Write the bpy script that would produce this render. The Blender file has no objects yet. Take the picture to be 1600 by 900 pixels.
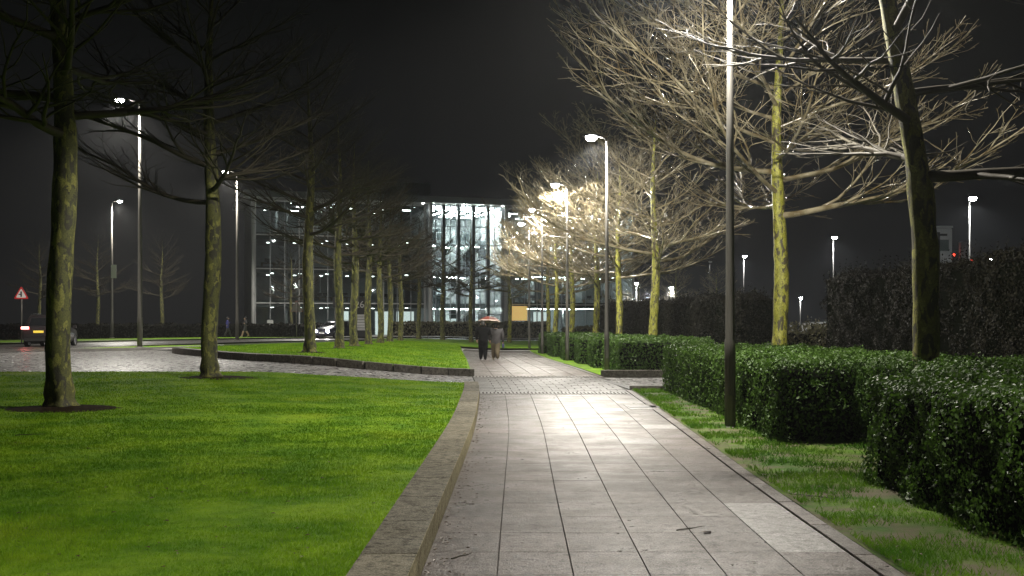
import bpy, math, random
import numpy as np
from mathutils import Vector, Matrix, noise as mnoise

R = math.radians
sc = bpy.context.scene
col = sc.collection

# ------------------------------------------------------------------ camera
F = 1778.0 / 1600.0            # focal length in image widths
EYE = 1.62
cam = bpy.data.objects.new('camera', bpy.data.cameras.new('camera'))
cam.data.sensor_width = 36.0
cam.data.lens = 36.0 * F
cam.data.shift_y = 59.0 / 1600.0
cam.data.clip_end = 2000
cam.location = (0, 0, EYE)
cam.rotation_euler = (R(90), 0, 0)
col.objects.link(cam)
sc.camera = cam

# ------------------------------------------------------------------ night sky
w = bpy.data.worlds.new('World'); sc.world = w; w.use_nodes = True
nt = w.node_tree; bg = nt.nodes['Background']
tc = nt.nodes.new('ShaderNodeTexCoord'); sep = nt.nodes.new('ShaderNodeSeparateXYZ')
cr = nt.nodes.new('ShaderNodeValToRGB')
nt.links.new(tc.outputs['Generated'], sep.inputs[0])
nt.links.new(sep.outputs['Z'], cr.inputs[0])
cr.color_ramp.elements[0].color = (.0085, .0088, .0092, 1); cr.color_ramp.elements[0].position = 0.0
cr.color_ramp.elements[1].color = (.0030, .0033, .0030, 1); cr.color_ramp.elements[1].position = .30
nt.links.new(cr.outputs[0], bg.inputs['Color']); bg.inputs['Strength'].default_value = 1.0

vs = sc.view_settings
vs.view_transform = 'Standard'; vs.look = 'None'; vs.gamma = 1; vs.exposure = 0.0
cy = sc.cycles
cy.use_denoising = True
cy.max_bounces = 5; cy.diffuse_bounces = 2; cy.glossy_bounces = 3; cy.transmission_bounces = 2
cy.transparent_max_bounces = 12; cy.volume_bounces = 0
cy.caustics_reflective = False; cy.caustics_refractive = False
cy.sample_clamp_indirect = 4.0; cy.sample_clamp_direct = 0

# ------------------------------------------------------------------ helpers
def S(t):
    t = max(0.0, min(1.0, t)); return t * t * (3 - 2 * t)
def T(x, y):                       # height of the made ground (rises towards the road)
    b = S((y - 12) / 32) * S((-x - .8) / 6.5)
    a = .28 * S((y - 50) / 50)
    return a * (1 - b) + .5 * b
def npS(t):
    t = np.clip(t, 0, 1); return t * t * (3 - 2 * t)
def npT(x, y):
    b = npS((y - 12) / 32) * npS((-x - .8) / 6.5)
    a = .28 * npS((y - 50) / 50)
    return a * (1 - b) + .5 * b
def lerp_table(tab, y):
    if y <= tab[0][0]: return tab[0][1]
    for (a, p), (b, q) in zip(tab, tab[1:]):
        if y <= b:
            return p + (q - p) * (y - a) / (b - a)
    return tab[-1][1]
def smooth_table(tab, y):
    return sum(lerp_table(tab, y + d) for d in (-2, -1, 0, 1, 2)) / 5
XL_T = [(-20, -.6), (4, -.61), (13, -.58), (18, -.58), (27, -.76), (30, -.9), (36.5, -1.27), (50, -1.95), (66, -2.9)]
XR_T = [(-20, 2.5), (4, 2.5), (11.5, 2.58), (19, 2.8), (28.5, 3.0), (33, 3.02), (37, 2.82), (42, 2.6), (66, 1.1), (80, 1.0)]
def XL(y): return smooth_table(XL_T, y)
def XR(y): return smooth_table(XR_T, y)

def tag(o, label=None, cat=None, group=None, kind=None):
    if label: o['label'] = label
    if cat: o['category'] = cat
    if group: o['group'] = group
    if kind: o['kind'] = kind
    return o
def empty(name, loc, rz=0, **k):
    o = bpy.data.objects.new(name, None); col.objects.link(o)
    o.empty_display_size = .2
    o.location = loc; o.rotation_euler = (0, 0, rz)
    return tag(o, **k)
def link(name, me, m=None, parent=None, smooth=False, **k):
    o = bpy.data.objects.new(name, me); col.objects.link(o)
    if m is not None and not me.materials:
        for mm in (m if isinstance(m, (list, tuple)) else [m]): me.materials.append(mm)
    if parent: o.parent = parent
    if smooth: me.polygons.foreach_set('use_smooth', [True] * len(me.polygons))
    return tag(o, **k)
def mesh(name, V, Fc, m=None, parent=None, smooth=False, **k):
    me = bpy.data.meshes.new(name); me.from_pydata([tuple(v) for v in V], [], Fc); me.update()
    return link(name, me, m, parent, smooth, **k)
def np_mesh(name, V, Fc, m=None, parent=None, smooth=False, **k):
    V = np.asarray(V, np.float32); Fc = np.asarray(Fc, np.int32)
    me = bpy.data.meshes.new(name)
    me.vertices.add(len(V)); me.vertices.foreach_set('co', V.ravel())
    kk = Fc.shape[1]
    me.loops.add(Fc.size); me.loops.foreach_set('vertex_index', Fc.ravel())
    me.polygons.add(len(Fc)); me.polygons.foreach_set('loop_start', np.arange(len(Fc), dtype=np.int32) * kk)
    me.update(calc_edges=True)
    return link(name, me, m, parent, smooth, **k)
class MB:
    def __init__(s): s.V = []; s.F = []
    def box(s, x0, x1, y0, y1, z0, z1, M=None):
        n = len(s.V)
        for z in (z0, z1):
            for x, y in ((x0, y0), (x1, y0), (x1, y1), (x0, y1)):
                v = Vector((x, y, z)); s.V.append(M @ v if M else v)
        s.F += [tuple(n + i for i in f) for f in ((3, 2, 1, 0), (4, 5, 6, 7), (0, 1, 5, 4), (1, 2, 6, 5), (2, 3, 7, 6), (3, 0, 4, 7))]
        return s
    def bevbox(s, x0, x1, y0, y1, z0, z1, b):     # box with a chamfered rim at top and bottom
        n = len(s.V)
        for z, d in ((z0, b), (z0 + b, 0), (z1 - b, 0), (z1, b)):
            for x, y in ((x0 + d, y0 + d), (x1 - d, y0 + d), (x1 - d, y1 - d), (x0 + d, y1 - d)):
                s.V.append(Vector((x, y, z)))
        s.F.append((n + 3, n + 2, n + 1, n)); s.F.append((n + 12, n + 13, n + 14, n + 15))
        for l in range(3):
            for i in range(4):
                a = n + 4 * l + i; b_ = n + 4 * l + (i + 1) % 4
                s.F.append((a, b_, b_ + 4, a + 4))
        return s
    def tube(s, P, Rr, sides=8, cap=True):
        n = len(s.V); k = len(P)
        ref = None
        for i in range(k):
            d = (Vector(P[min(i + 1, k - 1)]) - Vector(P[max(i - 1, 0)])).normalized()
            if ref is None:
                ref = d.orthogonal().normalized()
            else:
                ref = (ref - d * ref.dot(d)).normalized()
            b = d.cross(ref)
            for j in range(sides):
                a = 2 * math.pi * j / sides
                s.V.append(Vector(P[i]) + (ref * math.cos(a) + b * math.sin(a)) * Rr[i])
        for i in range(k - 1):
            for j in range(sides):
                a = n + i * sides + j; b_ = n + i * sides + (j + 1) % sides
                s.F.append((a, b_, b_ + sides, a + sides))
        if cap:
            s.F.append(tuple(n + j for j in reversed(range(sides)))); s.F.append(tuple(n + (k - 1) * sides + j for j in range(sides)))
        return s
    def lathe(s, prof, sides=16, c=(0, 0, 0)):
        n = len(s.V)
        for r, z in prof:
            for j in range(sides):
                a = 2 * math.pi * j / sides
                s.V.append(Vector((c[0] + r * math.cos(a), c[1] + r * math.sin(a), c[2] + z)))
        for i in range(len(prof) - 1):
            for j in range(sides):
                a = n + i * sides + j; b_ = n + i * sides + (j + 1) % sides
                s.F.append((a, b_, b_ + sides, a + sides))
        s.F.append(tuple(n + j for j in reversed(range(sides)))); s.F.append(tuple(n + (len(prof) - 1) * sides + j for j in range(sides)))
        return s
    def build(s, name, m, parent=None, smooth=False, **k): return mesh(name, s.V, s.F, m, parent, smooth, **k)

def strip(name, left, right, n, mcount, zf, m, parent=None, **k):
    """sheet between two curves; left(t), right(t) -> (x, y), t in 0..1"""
    V = []; Fc = []
    for i in range(n + 1):
        a = left(i / n); b = right(i / n)
        for j in range(mcount + 1):
            t = j / mcount; x = a[0] + (b[0] - a[0]) * t; y = a[1] + (b[1] - a[1]) * t
            V.append((x, y, zf(x, y)))
    for i in range(n):
        for j in range(mcount):
            a = i * (mcount + 1) + j
            Fc.append((a, a + 1, a + mcount + 2, a + mcount + 1))
    o = mesh(name, V, Fc, m, parent, True, **k)
    me = o.data
    if sum(p.normal.z for p in me.polygons) < 0: me.flip_normals()
    return o
def poly_at(pts, t):
    L = [0]
    for a, b in zip(pts, pts[1:]): L.append(L[-1] + math.dist(a, b))
    s = t * L[-1]
    for i in range(len(pts) - 1):
        if s <= L[i + 1] or i == len(pts) - 2:
            u = (s - L[i]) / max(1e-6, L[i + 1] - L[i])
            return (pts[i][0] + (pts[i + 1][0] - pts[i][0]) * u, pts[i][1] + (pts[i + 1][1] - pts[i][1]) * u)
def smooth_poly(pts, it=3):
    for _ in range(it):
        q = [pts[0]]
        for a, b in zip(pts, pts[1:]):
            q += [(a[0] * .75 + b[0] * .25, a[1] * .75 + b[1] * .25), (a[0] * .25 + b[0] * .75, a[1] * .25 + b[1] * .75)]
        pts = q + [pts[-1]]
    return pts

# ------------------------------------------------------------------ materials
def nodes(name):
    m = bpy.data.materials.new(name); m.use_nodes = True
    t = m.node_tree; return m, t, t.nodes['Principled BSDF']
def N(t, typ, **kw):
    n = t.nodes.new(typ)
    for k, v in kw.items():
        if k in n.inputs.keys(): n.inputs[k].default_value = v
        else: setattr(n, k, v)
    return n
def ramp(t, src, stops):
    r = t.nodes.new('ShaderNodeValToRGB')
    e = r.color_ramp.elements
    while len(e) < len(stops): e.new(.5)
    for q, (p, c) in zip(e, stops):
        q.position = p; q.color = (c, c, c, 1) if isinstance(c, (int, float)) else (*c, 1)
    t.links.new(src, r.inputs[0]); return r.outputs[0]
def pos(t, local=False, scale=None):
    o = N(t, 'ShaderNodeTexCoord').outputs['Object'] if local else N(t, 'ShaderNodeNewGeometry').outputs['Position']
    if scale:
        mp = N(t, 'ShaderNodeMapping'); mp.inputs['Scale'].default_value = scale
        t.links.new(o, mp.inputs['Vector']); o = mp.outputs[0]
    return o
def noise_(t, v, s, d=4, rough=.55, dist=0):
    n = N(t, 'ShaderNodeTexNoise'); n.inputs['Scale'].default_value = s; n.inputs['Detail'].default_value = d
    n.inputs['Roughness'].default_value = rough; n.inputs['Distortion'].default_value = dist
    t.links.new(v, n.inputs['Vector']); return n.outputs[0]
def mixc(t, f, a, b, mode='MIX'):
    n = t.nodes.new('ShaderNodeMix'); n.data_type = 'RGBA'; n.blend_type = mode
    for s_, v in ((0, f), (6, a), (7, b)):
        if isinstance(v, (int, float)): n.inputs[s_].default_value = v
        elif isinstance(v, tuple): n.inputs[s_].default_value = (*v, 1)
        else: t.links.new(v, n.inputs[s_])
    return n.outputs[2]
def bump(t, bs, h, strength, dist=.01):
    b = N(t, 'ShaderNodeBump'); b.inputs['Strength'].default_value = strength; b.inputs['Distance'].default_value = dist
    t.links.new(h, b.inputs['Height']); t.links.new(b.outputs[0], bs.inputs['Normal'])
def simple(name, c, rough=.5, metal=0, c2=None, scale=6, bmp=0, bsc=40, local=False, spec=.5, coat=0):
    m, t, b = nodes(name)
    b.inputs['Roughness'].default_value = rough; b.inputs['Metallic'].default_value = metal
    b.inputs['Specular IOR Level'].default_value = spec; b.inputs['Coat Weight'].default_value = coat
    b.inputs['Base Color'].default_value = (*c, 1)
    if c2 or bmp:
        p = pos(t, local)
        if c2:
            f = ramp(t, noise_(t, p, scale), [(.35, 0.), (.65, 1.)])
            t.links.new(mixc(t, f, c, c2), b.inputs['Base Color'])
            t.links.new(ramp(t, noise_(t, p, scale * 2.3), [(.3, max(.05, rough - .12)), (.7, min(1, rough + .12))]), b.inputs['Roughness'])
        if bmp: bump(t, b, noise_(t, p, bsc, 3), bmp)
    return m
def emit(name, c, s):
    m, t, b = nodes(name)
    b.inputs['Base Color'].default_value = (*[min(.8, x) for x in c], 1)
    b.inputs['Emission Color'].default_value = (*c, 1); b.inputs['Emission Strength'].default_value = s
    return m

M = {}
# paving slabs: wet granite-grey, every slab a little different
def paving(name, c1, c2, rlo, rhi, spec=.35):
    m, t, b = nodes(name)
    p = pos(t)
    oi = N(t, 'ShaderNodeObjectInfo')
    big = noise_(t, p, .9, 5, .6); grain = noise_(t, p, 62, 3, .75)
    st = noise_(t, pos(t, scale=(.5, 3.2, 1)), 1.1, 5, .65)
    base = mixc(t, ramp(t, big, [(.35, 0.), (.68, 1.)]), c1, c2)
    base = mixc(t, ramp(t, st, [(.40, .42), (.56, 0.)]), base, tuple(.42 * x for x in c1))
    base = mixc(t, .5, base, ramp(t, grain, [(.34, tuple(.25 * x for x in c1)), (.66, tuple(1.9 * x for x in c2))]))
    bl = noise_(t, p, 13, 6, .7)
    base = mixc(t, ramp(t, bl, [(.38, .8), (.50, 0.)]), base, tuple(.40 * x for x in c1))
    base = mixc(t, ramp(t, bl, [(.55, 0.), (.68, .45)]), base, tuple(1.7 * x for x in c2))
    tone = ramp(t, oi.outputs['Random'], [(0, .78), (.85, 1.05), (1, 1.22)])
    base = mixc(t, 1.0, base, tone, 'MULTIPLY')
    t.links.new(base, b.inputs['Base Color'])
    wet = mixc(t, .45, noise_(t, p, 1.7, 5, .65), bl)
    t.links.new(ramp(t, wet, [(.38, rlo), (.62, rhi)]), b.inputs['Roughness'])
    sp = mixc(t, .5, bl, grain)
    t.links.new(ramp(t, sp, [(.38, spec * .12), (.5, spec * .8), (.62, spec * 2.1)]), b.inputs['Specular IOR Level'])
    bump(t, b, mixc(t, .5, grain, noise_(t, p, 23, 3, .7)), .8, .014)
    return m
M['slab'] = paving('paving_slab', (.064, .051, .044), (.102, .084, .074), .27, .56, .22)
M['slab_pale'] = paving('paving_slab_pale', (.15, .142, .13), (.19, .182, .17), .36, .56)
M['slab_new'] = paving('paving_slab_new', (.135, .125, .117), (.185, .175, .167), .3, .5)
M['crossing'] = paving('crossing_stone', (.075, .07, .064), (.105, .10, .093), .42, .60)
M['kerb'] = paving('kerb_stone', (.105, .094, .066), (.16, .145, .105), .6, .85, .15)
M['kerb_face'] = paving('kerb_face_stone', (.20, .175, .10), (.28, .25, .15), .6, .85, .2)
M['kerb_dark'] = paving('kerb_dark_stone', (.075, .068, .055), (.12, .11, .088), .45, .7)
M['joint'] = simple('joint_mortar', (.022, .018, .014), .8, c2=(.04, .034, .026), scale=8)
M['pavement'] = simple('pavement_concrete', (.26, .25, .24), .42, c2=(.34, .33, .31), scale=2, bmp=.2, bsc=60)
def cobble(name, sc_, c1, c2, r0, r1, bs=.9):
    m, t, b = nodes(name)
    p = pos(t)
    v = N(t, 'ShaderNodeTexVoronoi'); v.feature = 'DISTANCE_TO_EDGE'; v.inputs['Scale'].default_value = sc_
    v2 = N(t, 'ShaderNodeTexVoronoi'); v2.inputs['Scale'].default_value = sc_
    t.links.new(p, v.inputs['Vector']); t.links.new(p, v2.inputs['Vector'])
    e = ramp(t, v.outputs['Distance'], [(.02, 0.), (.16, 1.)])
    cc = ramp(t, v2.outputs['Color'], [(0, c1), (1, c2)])
    t.links.new(mixc(t, e, (.03, .028, .025), cc), b.inputs['Base Color'])
    t.links.new(ramp(t, v2.outputs['Color'], [(.1, r0), (.9, r1)]), b.inputs['Roughness'])
    bump(t, b, e, bs, .03); b.inputs['Specular IOR Level'].default_value = .7
    return m
M['cobble'] = cobble('wet_cobbles', 8.5, (.15, .145, .14), (.34, .33, .325), .22, .5)
M['asphalt'] = simple('wet_asphalt', (.055, .053, .05), .34, c2=(.085, .08, .074), scale=1.2, bmp=.35, bsc=45, spec=.6)
def grass_mat(name, dark, light, mud=None, rough=.75):
    m, t, b = nodes(name)
    p = pos(t)
    a = noise_(t, p, 1.1, 6, .65); f = noise_(t, p, 6, 4, .6)
    c = mixc(t, ramp(t, a, [(.40, 0.), (.60, 1.)]), dark, light)
    c = mixc(t, ramp(t, f, [(.3, .4), (.6, 0.)]), c, tuple(.55 * x for x in dark))
    c = mixc(t, ramp(t, noise_(t, p, .45, 3), [(.56, 0.), (.72, .45)]), c, (light[0] * 1.25, light[1] * .95, light[2]))
    if mud:
        c = mixc(t, ramp(t, noise_(t, p, 1.7, 5, .6), [(.43, 0.), (.60, .85)]), c, mud)
    t.links.new(c, b.inputs['Base Color'])
    b.inputs['Roughness'].default_value = rough; b.inputs['Specular IOR Level'].default_value = .06
    bump(t, b, noise_(t, p, 55, 3, .7), .7, .02)
    return m
M['lawn'] = grass_mat('lawn_turf', (.082, .185, .010), (.175, .295, .016))
M['blade'] = grass_mat('grass_blade', (.10, .225, .010), (.22, .37, .019), rough=.7)
def translucent(m, f):
    t = m.node_tree; b = t.nodes['Principled BSDF']; out = t.nodes['Material Output']
    tr = N(t, 'ShaderNodeBsdfTranslucent'); mx = N(t, 'ShaderNodeMixShader'); mx.inputs[0].default_value = f
    t.links.new(b.inputs['Base Color'].links[0].from_socket, tr.inputs['Color'])
    t.links.new(b.outputs[0], mx.inputs[1]); t.links.new(tr.outputs[0], mx.inputs[2]); t.links.new(mx.outputs[0], out.inputs['Surface'])
translucent(M['blade'], .5)
M['verge'] = grass_mat('verge_turf', (.045, .10, .012), (.10, .17, .02), (.12, .098, .068))
M['verge_blade'] = grass_mat('verge_blade', (.06, .16, .012), (.13, .25, .02), rough=.5)
translucent(M['verge_blade'], .4)
M['ground'] = grass_mat('dark_ground', (.025, .04, .012), (.04, .055, .018))
M['soil'] = simple('bare_soil', (.010, .007, .004), .95, c2=(.03, .021, .012), scale=14, bmp=1, bsc=30, spec=.05)
def bark(name, base, moss, pale, moss_amt, rough=.6):
    m, t, b = nodes(name)
    p = pos(t, True)
    ob = N(t, 'ShaderNodeObjectInfo')
    ad = N(t, 'ShaderNodeVectorMath'); ad.operation = 'ADD'
    t.links.new(p, ad.inputs[0]); t.links.new(ob.outputs['Location'], ad.inputs[1]); p = ad.outputs[0]
    mp = N(t, 'ShaderNodeMapping'); mp.inputs['Scale'].default_value = (1, 1, .45); t.links.new(p, mp.inputs['Vector'])
    plates = noise_(t, mp.outputs[0], 7.5, 4, .55, .6)
    c = mixc(t, ramp(t, plates, [(.44, 0.), (.50, 1.)]), base, moss)
    c = mixc(t, ramp(t, noise_(t, mp.outputs[0], 10, 3, .5, .5), [(.56, 0.), (.59, moss_amt)]), c, pale)
    c = mixc(t, ramp(t, noise_(t, p, 38, 4, .7), [(.35, .6), (.6, 0.)]), c, tuple(.4 * x for x in base))
    t.links.new(c, b.inputs['Base Color'])
    b.inputs['Roughness'].default_value = rough; b.inputs['Specular IOR Level'].default_value = .5
    bump(t, b, mixc(t, .4, plates, noise_(t, p, 45, 4, .7)), .8, .02)
    return m
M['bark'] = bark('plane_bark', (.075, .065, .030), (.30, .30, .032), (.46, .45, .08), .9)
M['bark_dark'] = bark('shaded_mossy_bark', (.034, .032, .018), (.085, .088, .022), (.21, .205, .045), .85, .8)  # mossy, and toned down: shade on the dim tree rows is in the colour
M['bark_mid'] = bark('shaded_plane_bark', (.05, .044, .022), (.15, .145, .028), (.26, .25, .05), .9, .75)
M['twig'] = simple('lit_wet_twigs', (.11, .08, .036), .18, c2=(.35, .31, .21), scale=2.2, local=True, spec=.9, coat=.4)  # lit crowns: lamp highlights are put into the pale tone
M['twig_dark'] = simple('shaded_twigs', (.035, .030, .022), .7, c2=(.055, .048, .032), scale=1.3, local=True, spec=.25)  # dark copy: shade of crowns out of the lamplight is put into the colour
def leaf_mat(name, a, b_, rough, spec=.6):
    m, t, b = nodes(name)
    p = pos(t)
    t.links.new(mixc(t, ramp(t, noise_(t, p, 14, 3, .7), [(.3, 0.), (.7, 1.)]), a, b_), b.inputs['Base Color'])
    b.inputs['Roughness'].default_value = rough; b.inputs['Specular IOR Level'].default_value = spec
    return m
M['leaf'] = leaf_mat('hedge_leaf', (.028, .070, .008), (.078, .15, .018), .55, .32)
translucent(M['leaf'], .3)
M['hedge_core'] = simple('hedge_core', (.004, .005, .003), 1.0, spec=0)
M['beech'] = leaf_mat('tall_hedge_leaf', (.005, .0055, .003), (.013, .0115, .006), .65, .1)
M['shrub'] = leaf_mat('shrub_leaf', (.05, .06, .02), (.11, .09, .045), .5)
def galv(name, c, metal, rough):
    m, t, b = nodes(name); p = pos(t, True)
    st = noise_(t, pos(t, True, (14, 14, .8)), 3, 4, .6)
    t.links.new(mixc(t, ramp(t, st, [(.3, .7), (.6, 0.)]), c, tuple(.45 * x for x in c)), b.inputs['Base Color'])
    t.links.new(ramp(t, noise_(t, p, 6), [(.3, rough - .1), (.7, rough + .1)]), b.inputs['Roughness'])
    b.inputs['Metallic'].default_value = metal
    return m
M['steel'] = galv('galvanised_steel', (.12, .114, .10), .2, .6)
M['steel_white'] = simple('white_painted_steel', (.62, .64, .64), .4)
M['dark_metal'] = simple('dark_metal', (.03, .03, .032), .4, spec=.5)
M['led'] = emit('led_lens', (1.0, .97, .92), 220)
M['led_far'] = emit('led_lens_far', (.92, .97, 1.0), 200)

# ------------------------------------------------------------------ setting: ground sheets
gx = [-900, -400, -200, -120] + [-90, -80, -70, -60, -50, -40] + [-34 + 1.5 * i for i in range(30)] + list(range(12, 91, 6)) + [120, 200, 400, 900]
gy = [-60, -20, -5] + [1.5 * i for i in range(70)] + [110, 120, 130] + [150, 200, 300, 500, 900, 1500]
V = [(x, y, T(x, y) - .09) for y in gy for x in gx]
nx = len(gx)
Fc = [(j * nx + i, j * nx + i + 1, (j + 1) * nx + i + 1, (j + 1) * nx + i) for j in range(len(gy) - 1) for i in range(nx - 1)]
mesh('ground', V, Fc, M['ground'], None, True, kind='structure')

# cobbled drive across the path
strip('cobbled_drive', lambda t: (-62, 28 + 34 * t), lambda t: (XL(28 + 8.6 * t) - .02, 28.0 + 8.6 * t), 24, 40, lambda x, y: T(x, y) - .012, M['cobble'], kind='structure')
strip('drive_apron', lambda t: (-62, 36 + 27 * t), lambda t: (-8, 36 + 27 * t), 24, 40, lambda x, y: T(x, y) - .016, M['cobble'], kind='structure')
# road coming from the left and running off behind the lawn
road_cl = smooth_poly([(-110, 44), (-60, 45), (-40, 48), (-30, 54), (-25.5, 66), (-23.5, 78), (-19, 92), (-9, 102), (12, 106), (90, 107)], 3)
def offset_curve(pts, d):
    def f(t):
        a = poly_at(pts, max(0, t - .004)); b = poly_at(pts, min(1, t + .004)); p = poly_at(pts, t)
        dx, dy = b[0] - a[0], b[1] - a[1]; l = math.hypot(dx, dy)
        return (p[0] - dy / l * d, p[1] + dx / l * d)
    return f
road = strip('road', offset_curve(road_cl, 4.6), offset_curve(road_cl, -4.6), 90, 6, lambda x, y: T(x, y) + .004, M['asphalt'], kind='structure')
strip('road_junction', lambda t: (-36 + 14 * t, 37 + 6 * t), lambda t: (-36 + 16.2 * t, 50 + 8 * t), 16, 12, lambda x, y: T(x, y) - .002, M['asphalt'], kind='structure')
M['paint'] = simple('road_paint', (.55, .55, .52), .45, c2=(.35, .35, .33), scale=12)
for a0 in np.arange(.02, .9, .028):
    q = [offset_curve(road_cl, d)(t) for d, t in ((.06, a0), (-.06, a0), (-.06, a0 + .012), (.06, a0 + .012))]
    mesh('lane_marking', [(x, y, T(x, y) + .009) for x, y in q], [(0, 1, 2, 3)], M['paint'], road)
# far verge beyond the road and its kerb
strip('far_verge', offset_curve(road_cl, 5.0), offset_curve(road_cl, 12.0), 90, 4, lambda x, y: T(x, y) + .10, M['lawn'], kind='structure')
strip('far_kerb', offset_curve(road_cl, 4.6), offset_curve(road_cl, 5.0), 90, 2, lambda x, y: T(x, y) + .112, M['pavement'], kind='structure')
# car park behind the tall hedges
strip('car_park', lambda t: (13 - 4 * t, 36 + 60 * t), lambda t: (90, 36 + 60 * t), 10, 10, lambda x, y: T(x, y) - .03, M['asphalt'], kind='structure')

# ---- left lawn with its raised kerb
KW = .36; KH = .18
def lawn1_z(x, y):
    return T(x, y) + .155 + .02 * mnoise.noise((x * .7, y * .7, 0))
strip('lawn', lambda t: (-30, 1 + 28.4 * t), lambda t: (XL(1 + 28.4 * t) - KW + .01, 1 + 28.4 * t), 60, 60, lawn1_z, M['lawn'], kind='structure')
def stone(name, q, z0, z1, m, parent, inset=.012, zf=None):
    """a dressed stone on the quad q (four (x, y) corners, anticlockwise) with a chamfered top"""
    cx = sum(p[0] for p in q) / 4; cy_ = sum(p[1] for p in q) / 4
    zf = zf or (lambda x, y: 0)
    def ins(p, d):
        l = math.hypot(cx - p[0], cy_ - p[1]); return (p[0] + (cx - p[0]) * d / l, p[1] + (cy_ - p[1]) * d / l)
    V = [(p[0], p[1], zf(*p) + z0) for p in q] + [(p[0], p[1], zf(*p) + z1 - inset * .7) for p in q] + [(*ins(p, inset * 1.4), zf(*p) + z1) for p in q]
    Fq = [(3, 2, 1, 0), (8, 9, 10, 11)]
    for l in (0, 4):
        for i in range(4): Fq.append((l + i, l + (i + 1) % 4, l + (i + 1) % 4 + 4, l + i + 4))
    o = mesh(name, V, Fq, m, parent)
    if isinstance(m, (list, tuple)):
        for p in o.data.polygons: p.material_index = 0 if p.normal.z > .5 else 1
    return o
random.seed(4)
kerb = empty('path_kerb', (0, 0, 0), kind='structure')
y = 1.2
while y < 29.2:
    y1 = min(29.45, y + 1.2)
    g = .0012
    stone('kerb_stone', [(XL(y) - KW, y + g), (XL(y), y + g), (XL(y1), y1 - g), (XL(y1) - KW, y1 - g)], -.09, KH + random.uniform(-.001, .001), [M['kerb'], M['kerb_face']], kerb, .008)
    y = y1
# ---- back edge of the left lawn: low edging towards the cobbles
edge = empty('lawn_edging', (0, 0, 0), kind='structure')
x = XL(29.4) - KW
while x > -20:
    x1 = x - 1.2
    stone('edging_stone', [(x1 + .004, 29.4), (x - .004, 29.4), (x - .004, 29.55), (x1 + .004, 29.55)], -.2, .13, M['kerb_dark'], edge, zf=T)
    x = x1

# ---- second lawn beyond the cobbles
L2f = smooth_poly([(-1.30, 36.75), (-3.2, 36.2), (-5.4, 36.0), (-8.6, 38.2), (-11.5, 42.5), (-14.0, 47.5), (-14.6, 51)], 3)
L2b = smooth_poly([(-1.36, 37.4), (-2.0, 50), (-2.75, 62), (-3.1, 70), (-5.5, 74), (-9.0, 70), (-12.5, 61), (-14.6, 51)], 3)
def lawn2_z(x, y): return T(x, y) + .16 + .02 * mnoise.noise((x * .5, y * .5, 3))
# fan from a front point to the back boundary point
strip('lawn_beyond_drive', lambda t: poly_at(L2f, t), lambda t: poly_at(L2b, t), 60, 40, lawn2_z, M['lawn'], kind='structure')
kerb2 = empty('drive_kerb', (0, 0, 0), kind='structure')
n2 = 26
for i in range(n2):
    a = poly_at(L2f, i / n2); b = poly_at(L2f, (i + .985) / n2)
    dx, dy = b[0] - a[0], b[1] - a[1]; l = math.hypot(dx, dy); ox, oy = dy / l * .34, -dx / l * .34
    # outward = towards the drive (smaller y)
    if oy > 0: ox, oy = -ox, -oy
    q = [(b[0] + ox, b[1] + oy), (a[0] + ox, a[1] + oy), (a[0], a[1]), (b[0], b[1])]
    stone('kerb_stone', q, -.15, .23 if i < 20 else .23 - .1 * (i - 19) / 6, M['kerb_dark'], kerb2, zf=T)
strip('footway', lambda t: poly_at(L2b[30:], t), lambda t: (lambda p: (p[0] - 1.7 * (1 if t > .3 else t / .3), p[1] + 2.6 * min(1, (1 - t) * 2 + .2)))(poly_at(L2b[30:], t)), 40, 3, lambda x, y: T(x, y) + .07, M['pavement'], kind='structure')
# sliver of turf with a kerb between drive and road
I1 = smooth_poly([(-19.4, 49.8), (-17.6, 51.2), (-15.6, 55), (-15.2, 60)], 3); I2 = smooth_poly([(-19.4, 49.9), (-18.9, 53), (-18.0, 57), (-15.8, 61)], 3)
strip('turf_island', lambda t: poly_at(I1, t), lambda t: poly_at(I2, t), 24, 5, lambda x, y: T(x, y) + .12, M['lawn'], kind='structure')
kerb3 = empty('island_kerb', (0, 0, 0), kind='structure')
for i in range(10):
    a = poly_at(I1, i / 10); b = poly_at(I1, (i + .98) / 10)
    stone('kerb_stone', [(a[0], a[1] - .25), (b[0] + .1, b[1] - .25), (b[0], b[1]), (a[0], a[1])], -.1, .128, M['pavement'], kerb3, zf=T)

# ---- the path
path = strip('path', lambda t: (XL(1 + 69 * t), 1 + 69 * t), lambda t: (XR(1 + 69 * t) + .02, 1 + 69 * t), 140, 4, lambda x, y: T(x, y) - .016, M['joint'], kind='structure')
NC = 6; EDGE = .14
random.seed(11)
def col_x(y, c): 
    a = XL(y) + .004; b = XR(y) - EDGE - .006
    return a + (b - a) * c / NC
pale = {(5, 5), (6, 5), (7, 5), (15, 4), (18, 5), (23, 4), (26, 5)}
row = 0; y = 4.4
while y < 26.85:
    y1 = min(26.95, y + .75)
    for c in range(NC):
        g = .003; h = .0008
        q = [(col_x(y, c) + g, y + h), (col_x(y, c + 1) - g, y + h), (col_x(y1, c + 1) - g, y1 - h), (col_x(y1, c) + g, y1 - h)]
        stone('slab', q, -.05, random.uniform(-.0005, .0005), M['slab_new'] if (row, c) in pale else M['slab'], path, .003)
    row += 1; y = y1
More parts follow.
